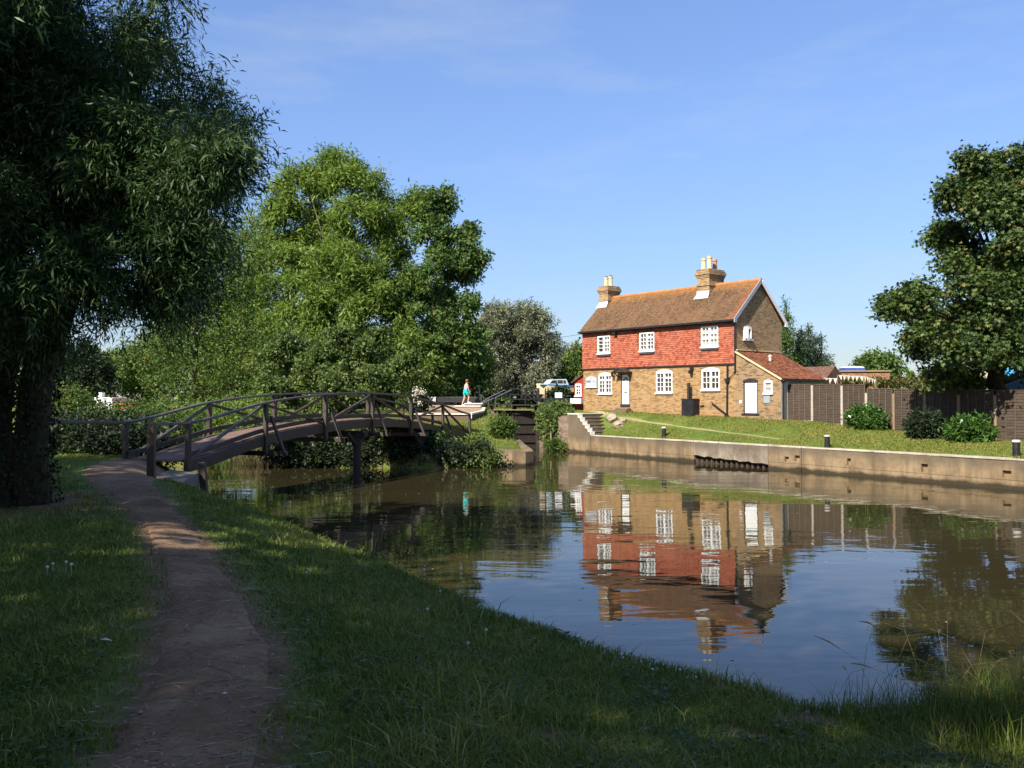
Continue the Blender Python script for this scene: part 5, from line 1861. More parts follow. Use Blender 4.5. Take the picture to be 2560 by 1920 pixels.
V, F = leaf_quads(P, unit(O_ * .5 + np.array((0, 0, -.8)) + r.normal(size=(n, 3)) * .4), O_, r.uniform(.04, .09, n), r.uniform(.04, .07, n))
fast_mesh('ivy', V, F, M_ivy, willow, True, np.clip(r.normal(.45, .22, n), 0, 1))

# --- trees on the lock island
AL = lobes_px(61, [(745, 465, 55, 75), (848, 435, 62, 62), (925, 455, 48, 55), (700, 560, 85, 85), (800, 560, 95, 90, 1), (905, 560, 90, 90, -1), (990, 535, 55, 60), (1035, 478, 20, 20), (760, 395, 18, 22), (838, 385, 24, 24), (885, 410, 35, 28),
                   (680, 680, 90, 80, -2), (790, 690, 110, 95, -2), (900, 680, 100, 95, -2), (1000, 650, 65, 75), (640, 800, 90, 75), (735, 800, 90, 70, -3), (850, 800, 95, 75, -3), (955, 780, 75, 75, -1), (600, 700, 50, 60), (560, 880, 90, 70, -1), (700, 890, 100, 70, -2), (820, 880, 100, 70, -2), (930, 860, 90, 70, -2), (1010, 860, 70, 80, -2)], .8)
AL = [(l[0], l[1], l[2] - .75, *l[3:]) for l in AL]
tree('ash_tree', 'tall bright green feathery ash standing behind the footbridge', (-12.2, 61, 2.0), at(835, 560, 61), .40, AL, M_ash, 21, 16500, 13, .29, .075,
     limb_kw=dict(nmax=20, twigs=3), bark=M_bark_pale, tuft=(.62, 22, .9, .5), twig=.85, hollow=.05, up=.4, droop=.3, gap=-.5, gs=1.2, scat=.55, flat=.2)
SL = lobes_px(60.5, [(1098, 510, 34, 40), (1112, 490, 16, 22), (1085, 590, 62, 60), (1140, 610, 48, 38), (1172, 585, 18, 16), (1165, 655, 38, 26), (1202, 640, 18, 14), (1105, 690, 85, 65), (1150, 765, 62, 45), (1180, 762, 20, 14), (1060, 785, 80, 70), (1120, 835, 75, 50), (1040, 880, 70, 65), (1010, 740, 60, 60), (1080, 930, 70, 50), (1140, 900, 50, 45), (1020, 940, 60, 45), (1170, 850, 34, 40)], .85)
tree('sycamore_tree', 'darker broad leaved tree close against the right side of the ash', at(1078, 1010, 60.5), at(1095, 560, 60.5), .3, SL, M_syc, 25, 8200, 7, .19, .13,
     limb_kw=dict(nmax=12), tuft=(.6, 26, .8, .62), twig=.5, hollow=.1, up=.2, droop=.3, gap=-.7, gs=1.1, scat=.55, palm=3, flat=.3)
L2 = lobes_px(42.5, [(745, 900, 75, 60, 1), (830, 870, 85, 65, 1), (925, 875, 75, 65, 1), (990, 920, 50, 55, 1), (700, 960, 70, 50), (800, 965, 90, 55), (905, 965, 80, 55), (985, 985, 35, 40)], .7)
tree('alder_tree', 'low bright round leaved alder bush spreading just behind the bridge railing', (-8.2, 42.6, .8), at(840, 900, 43), .14, L2, M_alder, 31, 5600, 10, .11, .095,
     limb_kw=dict(nmax=8), tuft=(.5, 32, .6, .55), twig=.35, hollow=.1, up=.2, droop=.25, gap=-1.2, gs=.9, scat=.55)
L3 = lobes_px(40.2, [(905, 1075, 55, 30), (950, 1110, 48, 30), (955, 1148, 34, 22, -.4), (1000, 1100, 30, 25, .5), (800, 1078, 65, 30), (745, 1105, 35, 28), (850, 1090, 40, 26)], .8)
tree('waterside_bush', 'leafy bright green branches hanging under the bridge over the water', (-6.8, 40.6, .5), at(900, 1060, 40.4), .08, L3, M_alder, 33, 1500, 9, .115, .10, cat='bush',
     limb_kw=dict(nmax=7), twig=.4, hollow=.2, up=0, droop=.3, gap=-.7, gs=.8, scat=.5, drop_below=.12)
L3 = lobes_px(39.6, [(1185, 1115, 42, 28, 1), (1165, 1145, 45, 24), (1215, 1145, 38, 22), (1085, 1120, 60, 34, .8), (1010, 1140, 50, 26, .4)], .8)
tree('bank_brambles', 'yellowing brambles tumbling to the water at the end of the bridge', (-1.9, 40.6, .6), at(1190, 1110, 40.6), .05, L3, M_green, 35, 1300, 10, .11, .06, cat='brambles',
     limb_kw=dict(nmax=5), twig=.45, hollow=.1, up=.2, droop=.35, gap=-.8, gs=.7, scat=.5, drop_below=.05)

DG = [(x, 39.5 + .35 * math.sin(x * 3), .35 + .3 * abs(math.sin(x * 1.7)), .55, .4, .5) for x in np.arange(-10.4, -.9, .5)] + [(x, 40.2, 1.0, .6, .5, .45) for x in np.arange(-10, -3, .8)]
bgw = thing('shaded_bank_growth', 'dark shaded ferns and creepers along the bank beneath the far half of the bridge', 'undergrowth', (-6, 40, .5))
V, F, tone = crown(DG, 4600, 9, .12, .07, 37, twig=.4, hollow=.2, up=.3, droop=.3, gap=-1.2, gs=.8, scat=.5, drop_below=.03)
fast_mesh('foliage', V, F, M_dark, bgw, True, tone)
mb = MB()
for x in np.arange(-10, -2, .5):
    mb.tube([(x, 40.2, .3), (x + .1, 39.9, .9), (x + .2, 39.5, 1.2)], [.02, .015, .008], 5)
mb.build('stems', M_bark, bgw, world=True)

SG = [(-10.3 - 1.0 * i + .2 * math.sin(i), 42.4 + 1.15 * i, .45 + .25 * abs(math.sin(i * 2.1)), .8, .6, .7) for i in range(9)]
sbg = thing('stream_bank_growth', 'tangled green growth on the stream bank seen below the rising half of the bridge', 'undergrowth', (-13, 46, .5))
V, F, tone = crown(SG, 2400, 9, .13, .075, 39, twig=.45, hollow=.2, up=.35, droop=.3, gap=-1.2, gs=.9, scat=.5, drop_below=.03)
fast_mesh('foliage', V, F, M_green, sbg, True, tone)
mb = MB()
for l in SG:
    mb.tube([(l[0], l[1] + .4, .2), (l[0] + .1, l[1] + .2, .8), (l[0] + .15, l[1], 1.2)], [.03, .02, .01], 5)
mb.build('stems', M_bark, sbg, world=True)

# --- the wooded left bank seen under the willow
LB = [('hawthorn_tree', 'mid green bushy tree at the left edge of the ash behind the sloping bridge rail', 47, (-16.8, 47, 1), (490, 800), .22, M_green, 41, 4300, 9, .13, .075,
       [(480, 860, 80, 70), (560, 800, 80, 80), (630, 880, 90, 80), (420, 900, 70, 70), (520, 940, 100, 60), (640, 970, 90, 50), (440, 980, 70, 45), (570, 730, 60, 70), (700, 900, 50, 70), (500, 700, 70, 80), (430, 790, 70, 80), (620, 640, 70, 80), (540, 620, 60, 70)]),
      ('spreading_elder', 'olive green shrubby tree beyond the white moored boat', 62, (-25.5, 62, 1.5), (370, 850), .2, M_green, 43, 2300, 8, .16, .10,
       [(360, 900, 60, 60), (320, 930, 45, 45), (400, 940, 60, 50), (345, 965, 60, 30), (405, 850, 40, 40)]),
      ('sky_blocking_tree', 'tall green tree added behind the hawthorn and willow to hide sky from the water', 74, (-26, 74, 2), (540, 560), .3, M_green, 46, 3600, 9, .22, .13,  # added, mostly hidden tree that keeps sky out of the river's reflection
       [(450, 760, 80, 90), (540, 700, 80, 100), (620, 760, 80, 90), (560, 860, 100, 80), (440, 870, 70, 70), (640, 640, 60, 80), (680, 860, 60, 80), (560, 600, 60, 60)]),
      ('shadowed_elm', 'dark leafed tree seen directly past the willow trunk on the left', 58, (-28.8, 58, 1.5), (190, 880), .2, M_dark, 44, 2100, 8, .17, .11,
       [(195, 930, 55, 60), (235, 950, 50, 45), (160, 960, 40, 60), (210, 890, 35, 35), (250, 915, 28, 28)]),
      ('far_yellow_bush', 'small yellow green bush in the sky gap below the willow', 85, (-38, 85, 2), (285, 905), .12, M_yellow, 45, 700, 8, .22, .13,
       [(275, 925, 30, 14), (310, 925, 34, 16), (250, 930, 20, 14)])]
for nm, lab, Y, b, tp, r0, mt, sd_, n, per, L, Wd, ls in LB:
    tree(nm, lab, b, at(*tp, Y), r0, lobes_px(Y, ls, .8), mt, sd_, n, per, L, Wd, limb_kw=dict(nmax=6), twig=.6, hollow=.3, up=.2, droop=.2, gap=-.6, gs=1.1, scat=.5)
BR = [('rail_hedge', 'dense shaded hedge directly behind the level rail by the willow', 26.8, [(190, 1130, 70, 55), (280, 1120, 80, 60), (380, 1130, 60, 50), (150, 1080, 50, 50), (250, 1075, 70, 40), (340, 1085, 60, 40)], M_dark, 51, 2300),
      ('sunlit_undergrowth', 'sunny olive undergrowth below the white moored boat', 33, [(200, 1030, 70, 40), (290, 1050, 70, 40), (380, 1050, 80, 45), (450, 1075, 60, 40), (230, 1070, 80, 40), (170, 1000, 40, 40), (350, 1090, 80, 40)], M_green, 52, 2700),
      ('stream_bushes', 'pale green bushes filling the gap under the rising bridge rail', 38, [(470, 1045, 70, 40), (560, 1050, 60, 45), (620, 1070, 50, 35), (520, 1090, 80, 35), (640, 1030, 60, 40), (400, 1090, 60, 40)], M_ash, 53, 2300)]
for nm, lab, Y, ls, mt, sd_, n in BR:
    lb = lobes_px(Y, ls, 1.0)
    tree(nm, lab, (lb[0][0], Y, max(.4, gz(lb[0][0], Y))), (lb[0][0], Y, lb[0][2]), .06, lb, mt, sd_, n, 10, .095, .055, cat='hedge', limb_kw=dict(nmax=5), twig=.45, hollow=.25, up=.35, droop=.2, gap=-.8, gs=.8, scat=.55, drop_below=.1)

fh = [(-27, 66, 3.6, 19, 1.3, 2.6), (-34, 78, 4.0, 22, 1.5, 3.2)]
fhg = thing('sky_blocking_hedge', 'long green hedge added beyond the left bank bushes to hide sky from the water', 'hedge', (-27, 66, 2))  # added hedge, fills low gaps so the stream reflects no sky
V, F, tone = crown(fh, 6500, 8, .24, .15, 58, boxes=True, twig=.7, up=.3, droop=.2, gap=-1.5, gs=2)
fast_mesh('foliage', V, F, M_green, fhg, True, tone)
mb = MB()
for x in np.arange(-45, -8, 1.3):
    mb.tube([(x, 66, 1.5), (x + random.gauss(0, .2), 66, 5.0)], [.08, .03], 5)
mb.build('stems', M_bark, fhg, world=True)

# reeds under the bridge
r = np.random.default_rng(77)
n = 1500
c = np.stack([at(690, 1140, 43)[0] + r.normal(0, .75, n), 42.6 + r.normal(0, .5, n), np.full(n, -.05)], -1)
A = unit(np.stack([r.normal(0, .22, n), r.normal(0, .2, n), np.ones(n)], -1))
V, F = leaf_quads(c, A, unit(r.normal(size=(n, 3)) + np.array((0, -1, 0))), r.uniform(.5, 1.2, n), r.uniform(.02, .035, n), .05)
o = fast_mesh('dry_reeds', V, F, M_reed, tone=np.clip(r.normal(.4, .2, n), 0, .9))
tag(o, 'clump of dry brown reeds at the water below the bridge', 'reeds')

# --- behind the lock
GL = lobes_px(78, [(1300, 785, 52, 36), (1238, 805, 32, 42), (1345, 815, 40, 35), (1210, 850, 42, 52), (1270, 845, 65, 52), (1335, 860, 70, 52), (1395, 880, 36, 46), (1235, 910, 60, 40), (1310, 925, 80, 38), (1370, 935, 60, 34), (1428, 900, 20, 32), (1180, 900, 30, 40), (1270, 960, 30, 24), (1350, 965, 28, 20)], .8)
tree('grey_green_tree', 'rounded grey green tree behind the lock between the ash and the cottage', at(1310, 1008, 78), at(1300, 800, 78), .34, GL, M_grey, 61, 6500, 12, .22, .07,
     limb_kw=dict(nmax=14), bark=M_bark_pale, tuft=(1.0, 62, .8, .8), twig=.5, hollow=.2, up=.3, droop=.1, gap=-1.2, gs=1.5, scat=.5)
BL = [('lime_tree', 'bright green tree glimpsed between the sycamore and the grey green tree', 70, at(1150, 1010, 70), (1150, 880), .2, M_ash, 63, 1300, 9, .22, .12, [(1150, 890, 55, 45), (1195, 900, 40, 35), (1120, 930, 50, 28), (1180, 935, 40, 20)]),
      ('weeping_birch', 'pale drooping birch hanging beside the dark sycamore trunk', 62, at(1092, 1010, 62), (1092, 880), .1, M_yellow, 65, 600, 12, .14, .05, [(1092, 910, 26, 50), (1100, 950, 18, 36)]),
      ('corner_elder', 'olive shrub tree tucked against the left eave of the cottage', 72, at(1440, 1015, 72), (1440, 890), .15, M_green, 67, 900, 9, .2, .12, [(1440, 905, 24, 38), (1425, 945, 30, 34), (1455, 950, 24, 30)])]
for nm, lab, Y, b, tp, r0, mt, sd_, n, per, L, Wd, ls in BL:
    tree(nm, lab, tuple(b), at(*tp, Y), r0, lobes_px(Y, ls, .8), mt, sd_, n, per, L, Wd, limb_kw=dict(nmax=4), twig=.7, hollow=.3, up=.1, droop=.4, gap=-.7, gs=1.2, scat=.45)
hb = [(at(1190, 970, 84)[0], 84, 3.6, 9.0, 1.2, 1.9), (at(1040, 985, 84)[0], 84, 3.2, 5.5, 1.2, 1.5)]
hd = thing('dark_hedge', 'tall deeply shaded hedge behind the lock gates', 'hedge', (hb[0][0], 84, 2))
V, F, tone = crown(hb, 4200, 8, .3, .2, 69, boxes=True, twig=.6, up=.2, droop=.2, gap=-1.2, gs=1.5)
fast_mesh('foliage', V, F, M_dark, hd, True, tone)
mb = MB()
for i in range(26):
    x = hb[0][0] - 12 + i * .84
    mb.tube([(x, 84, 1.5), (x + random.gauss(0, .2), 84, 4.2)], [.09, .04], 6)
mb.build('stems', M_bark, hd, world=True)


def bush(name, label, px, Y, r, mat, seed, n, L, Wd, cat='bush', per=9, group=None, dz=0., **kw):
    c = at(*px, Y)
    z0 = gz(c[0], Y) + dz
    lob = [(c[0] + dx * r[0], Y + dy * r[0], z0 + r[2] * .9 * hz, r[0] * s, r[1] * s, r[2] * s * hz) for dx, dy, s, hz in ((0, 0, .85, 1), (-.45, -.1, .55, .85), (.45, .05, .6, .9), (.1, -.4, .5, .7), (-.1, .3, .6, 1))]
    t = thing(name, label, cat, (c[0], Y, z0), 0, group)
    mb = MB()
    rr = random.Random(seed)
    for i in range(7):
        l = lob[i % 5]
        mb.tube([(c[0] + rr.gauss(0, .08), Y + rr.gauss(0, .08), z0 - .1), (c[0] + (l[0] - c[0]) * .5, Y + (l[1] - Y) * .5, z0 + r[2] * .5), (l[0], l[1], l[2])], [.03, .02, .01], 6)
    mb.build('stems', M_bark, t, world=True)
    V, F, tone = crown(lob, n, per, L, Wd, seed, drop_below=z0 + .03, **{**dict(twig=.32, hollow=.35, up=.35, droop=.1, gap=-1.0, gs=.5, scat=.5), **kw})
    fast_mesh('foliage', V, F, mat, t, True, tone)
    return t


bush('laurel_bush', 'neat bright green laurel bush in front of the fence, the sunlit one', (2165, 1075), 40.0, (.76, .58, .54), M_laurel, 71, 1100, .15, .06)
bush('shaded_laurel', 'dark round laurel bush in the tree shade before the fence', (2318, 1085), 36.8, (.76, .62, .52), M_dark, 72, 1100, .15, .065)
bush('speckled_laurel', 'glossy speckled laurel bush to the right of the dark round one', (2425, 1095), 35.4, (.88, .66, .50), M_laurel, 73, 1100, .16, .07, gap=-.5)
bush('lockside_shrub', 'small dome of green shrub on the grass slope below the lock gates', (1256, 1095), 44.6, (.56, .48, .62), M_green, 74, 900, .12, .05)
bush('hut_shrub', 'dark clipped shrub in front of the blue boat', (1400, 1000), 60.5, (.75, .6, .78), M_dark, 75, 900, .2, .11)
bush('flowering_shrub', 'shrub with white blossom behind the bridge handrail by the lock', (1046, 1010), 52, (.62, .5, .95), M_dark, 76, 700, .12, .06)
fl = np.random.default_rng(5)
c = at(1046, 985, 51.6)
n = 260
kk = fl.integers(0, 5, n)
cc = np.array([(-.1, -.3, .25), (.25, -.35, .1), (-.2, -.4, -.1), (.1, -.3, -.5), (-.35, -.2, -.35)])[kk]
P = c + cc + fl.normal(0, .09, (n, 3))
V, F = leaf_quads(P, unit(fl.normal(size=(n, 3))), unit(fl.normal(size=(n, 3)) + np.array((-.4, -.7, .5))), np.full(n, .09), np.full(n, .08))
fs_ = [o for o in COL.objects if o.name.startswith('flowering_shrub')][0]
fast_mesh('blossom', V, F, leaf_mat('white_blossom', [(0, (.55, .5, .4)), (1, (.8, .78, .7))], .3), fs_, True, fl.random(n))

# ivy over the lock entrance wall
IL = [(2.45, 54.2, 1.9, .75, .7, .55), (2.2, 54.0, 1.35, .55, .6, .6), (3.0, 53.6, 2.1, .6, .6, .32), (2.6, 53.2, 1.5, .5, .4, .6), (2.3, 53.7, .85, .35, .5, .4), (2.9, 54.6, 2.45, .6, .7, .35), (2.2, 55.2, 2.2, .5, .7, .5)]
iv = thing('wall_ivy', 'thick sunlit ivy heaped over the lock entrance wall', 'ivy', (2.4, 54, 1))
V, F, tone = crown(IL, 1500, 9, .13, .11, 81, twig=.35, hollow=.5, up=.1, droop=.3, gap=-1.0, gs=.6, scat=.5, drop_below=.1)
fast_mesh('foliage', V, F, M_alder, iv, True, tone)
MB().tube([(2.2, 54, .1), (2.3, 54.1, 1.0), (2.5, 54.2, 1.8)], [.05, .04, .02], 6).tube([(2.6, 53.1, .1), (2.65, 53.2, .9), (2.8, 53.4, 1.8)], [.04, .03, .02], 6).build('stems', M_bark, iv, world=True)
WD = [(2.6, 52.4, .35, .35, .3, .3), (3.05, 51.9, .25, .22, .2, .2), (2.25, 53.0, .3, .25, .25, .25)]
wt = thing('wall_weeds', 'straggling weeds at the waterline below the lock entrance wall', 'weeds', (2.6, 52.4, 0))
V, F, tone = crown(WD, 260, 8, .16, .05, 83, twig=.3, hollow=.1, up=.5, droop=.2, gap=-1.5, drop_below=.02)
fast_mesh('foliage', V, F, M_green, wt, True, tone)

# --- conifers and trees right of the cottage
CF = [(1965, 758, 27, 1000, 'tallest pointed conifer rising just past the cottage gable', M_green), (2003, 812, 24, 1000, 'second pointed conifer from the cottage gable', M_conif), (2022, 816, 22, 1000, 'slim dark conifer between the two broader ones', M_conif), (2052, 828, 42, 1000, 'broad spreading conifer farthest from the cottage gable', M_conif)]
for i, (x, y, w, yb, lab, mt) in enumerate(CF):
    Y = 62 + i * 1.2
    b, tp = at(x, yb, Y), at(x, y, Y)
    b[2] = 2.0
    H = tp[2] - b[2]
    Wm = w / F_ * Y
    lb = []
    for j in range(11):
        f = j / 10
        rr_ = Wm * (1 - f) ** (.62 if i < 3 else .75) + .1
        lb.append((b[0] + random.gauss(0, .12), Y + random.gauss(0, .12), b[2] + .5 + (H - .7) * f, rr_, rr_, H / 15))
    tree('conifer_tree', lab, (b[0], Y, 2.0), tuple(tp), .14, lb, mt, 90 + i, 1500, 11, .20, .045, group='conifers beyond the cottage', limb_kw=dict(nmax=0), twig=.5, hollow=.35, up=.0, droop=.45, gap=-.65, gs=.8, scat=.35)
tree('far_oak', 'small distant green tree in the sky gap left of the chestnut', at(2190, 985, 90), at(2190, 910, 90), .2,
     lobes_px(90, [(2195, 905, 42, 26), (2165, 915, 24, 22), (2148, 925, 12, 26), (2225, 920, 30, 30), (2185, 935, 50, 20)], .8), M_syc, 97, 1300, 9, .26, .16, limb_kw=dict(nmax=4), twig=.7, hollow=.3, up=.2, droop=.2, gap=-.6, gs=1.4, scat=.5)
CL0 = lobes_px(36.6, [(2290, 950, 40, 22), (2560, 900, 80, 60), (2470, 800, 90, 70), (2435, 425, 60, 42, -0.7), (2415, 398, 18, 14, -1.1), (2530, 420, 75, 55, -0.1), (2390, 490, 62, 52, -1.0), (2490, 510, 90, 75, -1.3), (2600, 480, 95, 100, -0.1), (2370, 575, 55, 48, 1.8), (2355, 575, 38, 26, 1.1), (2450, 620, 92, 70, 0.9), (2560, 640, 100, 90, -2.0), (2345, 670, 55, 42, -0.3), (2420, 720, 85, 62, -1.7), (2520, 760, 105, 80, -2.3), (2275, 740, 52, 34, -2.6), (2240, 760, 45, 22, -2.0), (2205, 755, 18, 14, 1.8), (2320, 800, 70, 46, 1.3), (2240, 830, 36, 20, 1.2), (2290, 860, 56, 42, 1.1),
                   (2390, 860, 80, 56, -2.2), (2490, 860, 90, 60, -1.5), (2300, 918, 62, 34, 0.2), (2385, 925, 60, 32, 0.8), (2620, 700, 100, 120, 1.4), (2640, 860, 90, 70, 1.6), (2700, 560, 110, 150, -1.2), (2330, 955, 40, 22, 0.1)], .85)
CL = [(l[0] + (.42 if l[2] > 6.2 else .8), l[1] + .3, l[2], l[3] * .95, l[4] * .95, l[5] * .97) for l in CL0 if l[2] - l[5] > 3.55 or l[2] > 5.2]
tree('chestnut_tree', 'large horse chestnut with dense dark foliage behind the right end of the fence', (20.9, 38.0, 1.4), at(2500, 480, 37.5), .42, CL, M_chest, 101, 27000, 4, .155, .062,
     limb_kw=dict(nmax=20), tuft=(.62, 102, .6, .85, .95), twig=.45, hollow=.12, up=.1, droop=.3, gap=-1.3, gs=1.0, scat=.5, palm=5, flat=.6)
hz = 3.0
hbx = [(21.0, 46.5, 2.6, 3.6, .6, 1.42), (26.2, 41.6, 2.6, 3.2, .7, 1.45), (24.0, 43.9, 2.55, 2.0, .6, 1.35)]
hg = thing('clipped_hedge', 'long clipped olive hedge standing behind the fence under the chestnut', 'hedge', (23, 45, 1.6))
V, F, tone = crown(hbx, 4600, 8, .12, .07, 103, boxes=True, twig=.3, up=.4, droop=.1, gap=-1.4, gs=.8)
fast_mesh('foliage', V, F, leaf_mat('olive_hedge_leaf', [(0, (.05, .06, .016)), (.5, (.11, .115, .03)), (.9, (.17, .15, .045)), (1, (.22, .13, .05))], .25), hg, True, tone)
mb = MB()
for x, y in ((18.5, 46.5), (20, 46.5), (22, 46.4), (23.4, 44.2), (24.9, 43), (26.5, 41.5), (28, 41.5)):
    mb.tube([(x, y, 1.2), (x, y, 3.4)], [.06, .03], 6)
mb.build('stems', M_bark, hg, world=True)
bush('golden_shrub', 'small golden leaved shrub peeping over the fence below the chestnut', (2340, 955), 41.5, (.5, .4, 1.15), M_yellow, 105, 300, .14, .09)

# far country beyond everything, one mass of wood
r = np.random.default_rng(55)
fw = [(x, 210 + r.uniform(-20, 30), 3.5, r.uniform(12, 22), 8, r.uniform(4, 6.5)) for x in np.arange(-190, 200, 22)]
V, F, tone = crown(fw, 5200, 8, 1.1, .7, 57, twig=2.5, hollow=.5, gap=-1.2, gs=6)
o = fast_mesh('far_woods', V, F, M_green, tone=tone)
o['kind'] = 'stuff'

# --- tall trees behind the photographer: their shade lies over the near bank
ST = [(0, 0, 8, 4.6, 4.2, 3.6), (1.8, 1.0, 11.5, 3.6, 3.6, 3.0), (-2.0, -.6, 12.0, 3.6, 3.4, 3.2), (.2, .3, 15.5, 3.4, 3.2, 3.0), (-.5, .2, 18.5, 2.0, 2.0, 2.2), (2.6, -1.6, 7.5, 3, 2.6, 2.2), (-2.8, 1.6, 8.0, 2.8, 2.8, 2.4)]
sh0 = None
for i, (x, y, s, rz) in enumerate([(-11.2, -4.3, 1.0, 0), (-16.5, 2.5, 1.05, 80), (-3.3, -11.8, .84, 140), (-19.5, 11.5, .8, 200), (3.0, -11.5, .95, 260), (-13.2, -14, 1.15, 310), (-24, -3, 1.1, 30), (-13.8, 2.0, .62, 170)]):
    if sh0 is None:
        sh0 = tree('shade_tree', 'tall leafy tree behind the photographer shading the near bank', (0, 0, 0), (0, 0, 15), .42, ST, M_syc, 111, 2500, 6, .40, .28, group='trees behind the photographer', limb_kw=dict(nmax=7), twig=1.1, hollow=.15, up=.1, droop=.2, gap=-.35, gs=1.9, scat=.6)
        c = sh0
    else:
        c = copy_tree(sh0)
    c.location, c.scale, c.rotation_euler = (x, y, 1.2), (s, s, s), (0, 0, R_(rz))

# ------------------------------------------------------------------ grass of the near bank
def blades(P, h, w, lean, r, tone, mat, name, curl=.5):
    n = len(P)
    th = r.uniform(0, 6.28, n)
    D = np.stack([np.cos(th), np.sin(th), np.zeros(n)], -1)
    S = np.stack([-np.sin(th), np.cos(th), np.zeros(n)], -1)
    th2 = th + r.normal(0, .8, n)
    S = np.stack([-np.sin(th2), np.cos(th2), np.zeros(n)], -1)
    Z = np.array((0, 0, 1.))
    m = P + D * (h * lean * .35)[:, None] + Z * (h * .55)[:, None]
    tp = P + D * (h * lean * (1 + curl))[:, None] + Z * (h * (1 - .35 * lean))[:, None]
    V = np.stack([P - S * (w / 2)[:, None], P + S * (w / 2)[:, None], m + S * (w * .42)[:, None], m - S * (w * .42)[:, None], tp + S * (w * .06)[:, None], tp - S * (w * .06)[:, None]], 1).reshape(-1, 3)
    b = np.arange(n)[:, None] * 6
    F = np.concatenate([b + np.array([0, 1, 2, 3]), b + np.array([3, 2, 4, 5])], 1).reshape(-1, 4)
    return fast_mesh(name, V, F, mat, tone=np.repeat(tone, 2))


def near_points(r, n, y0, y1, pw):
    Y = (y0 ** (2 - pw) + r.random(n) * (y1 ** (2 - pw) - y0 ** (2 - pw))) ** (1 / (2 - pw))
    X = r.uniform(-1, 1, n) * (.62 * Y + .8)
    d = shore(X, Y)
    s = (X - Q0[0]) * ND[0] + (Y - Q0[1]) * ND[1]
    k = (d > .02) & (s < -.5) & ~((Y > 23.4) & (X > -9.5)) & (np.hypot((X + 7.5), Y - 13.9) > .8)
    return X[k], Y[k], d[k]


r = np.random.default_rng(200)
X, Y, d = near_points(r, 560000, 2.9, 26, 1.75)
soil = soil_mask(X, Y)
pd = line_dist(X, Y, [p[:2] for p in TOWPATH])
hw_ = np.interp(Y, [p[1] for p in TOWPATH], [p[2] for p in TOWPATH])
edge = (pd - hw_ * (.93 + .2 * wob(X, Y, 4., 61) + .16 * wob(X, Y, 11., 67))) / .5 + .45 * (r.random(len(X)) < .35) * (wob(X, Y, 7., 69) > .1)
k = (r.random(len(X)) < np.clip(edge + .10, .02, 1)) & (r.random(len(X)) < np.where(edge > 1, np.clip(1.15 - soil * .95, .05, 1), 1)) & (r.random(len(X)) < .62 + .38 * wob(X, Y, 2.2, 62))
X, Y, d, edge = X[k], Y[k], d[k], edge[k]
n = len(X)
patch = wob(X, Y, 1.6, 63) + .6 * wob(X, Y, 5, 64)
h = (.055 + .04 * r.random(n) + .035 * np.clip(patch, -1, 1)) * (1 + .9 * np.exp(-((d - .35) / .35) ** 2) * r.random(n)) * np.clip(.45 + edge * .5, .35, 1)
h *= np.where(r.random(n) < .03, 1.9, 1.0)
w = .0042 * (1 + Y / 7.5) * r.uniform(.7, 1.3, n)
P = np.stack([X, Y, ground_z(X, Y) - .006], -1)
tone = np.clip(.42 + .22 * patch + r.normal(0, .15, n) + (r.random(n) < .09) * .42 + .18 * np.clip(wob(X, Y, .9, 68), 0, 1), 0, 1)
g = blades(P, h, w, r.uniform(.1, .75, n), r, tone, M_grass, 'bank_grass')
g['kind'] = 'stuff'
# broad leaves of plantain, clover and dandelion among the blades
X, Y, d = near_points(r, 26000, 2.9, 14, 1.8)
k = (soil_mask(X, Y) < .45) & (fnoise(np.stack([X, Y, X * 0], -1), .9, 66) > .12) & (d > .1)
X, Y = X[k], Y[k]
n = len(X)
P = np.stack([X, Y, ground_z(X, Y) + r.uniform(.015, .07, n)], -1)
th = r.uniform(0, 6.28, n)
V, F = leaf_quads(P, unit(np.stack([np.cos(th), np.sin(th), r.uniform(-.1, .5, n)], -1)), unit(r.normal(0, .3, (n, 3)) + np.array((0, 0, 1.))), r.uniform(.025, .07, n), r.uniform(.02, .035, n))
o = fast_mesh('bank_weeds', V, F, M_alder, tone=np.clip(r.normal(.2, .15, n), 0, 1))
o['kind'] = 'stuff'

# taller grass along the water's edge and the seeding clump at the right
X, Y, d = near_points(r, 90000, 5.5, 26, 1.3)
k = (d < .5) & (r.random(len(X)) < np.where(d < .3, .55, .2) * np.clip(.6 + .7 * wob(X, Y, 3., 71), 0, 1))
X, Y, d = X[k], Y[k], d[k]
n = len(X)
P = np.stack([X, Y, ground_z(X, Y) - .01], -1)
g = blades(P, r.uniform(.10, .26, n) * (1 + .6 * (r.random(n) < .06)), .005 * (1 + Y / 8) * r.uniform(.7, 1.2, n), r.uniform(.05, .55, n), r, np.clip(r.normal(.4, .2, n), 0, 1), M_grass, 'edge_grass')
g['kind'] = 'stuff'
n = 8500
cx_, cy_ = r.normal(3.5, .7, n), r.normal(6.05, .6, n)
k = (shore(cx_, cy_) > -.12) & (cx_ > 2.15)
cx_, cy_ = cx_[k], cy_[k]
n = len(cx_)
P = np.stack([cx_, cy_, np.maximum(ground_z(cx_, cy_), -.05)], -1)
hh = r.uniform(.15, .62, n) ** 1.25 * np.clip(.45 + .42 * (cx_ - 2.2), .3, 1.1)
g = blades(P, hh, .0055 * r.uniform(.6, 1.3, n), r.uniform(.05, .6, n), r, np.clip(r.normal(.42, .26, n), 0, 1), M_grass, 'tall_grass')
g['kind'] = 'stuff'
mb_v, mb_f, tn_l = [], [], []
n = 95
sx_, sy_ = r.uniform(2.3, 4.6, n), r.uniform(5.5, 6.8, n)
P0 = np.stack([sx_, sy_, np.maximum(ground_z(sx_, sy_), 0)], -1)
hs_ = r.uniform(.35, .85, n)
dirs = np.stack([r.normal(0, .28, n), r.normal(0, .2, n), np.ones(n)], -1)
stalks = MB()
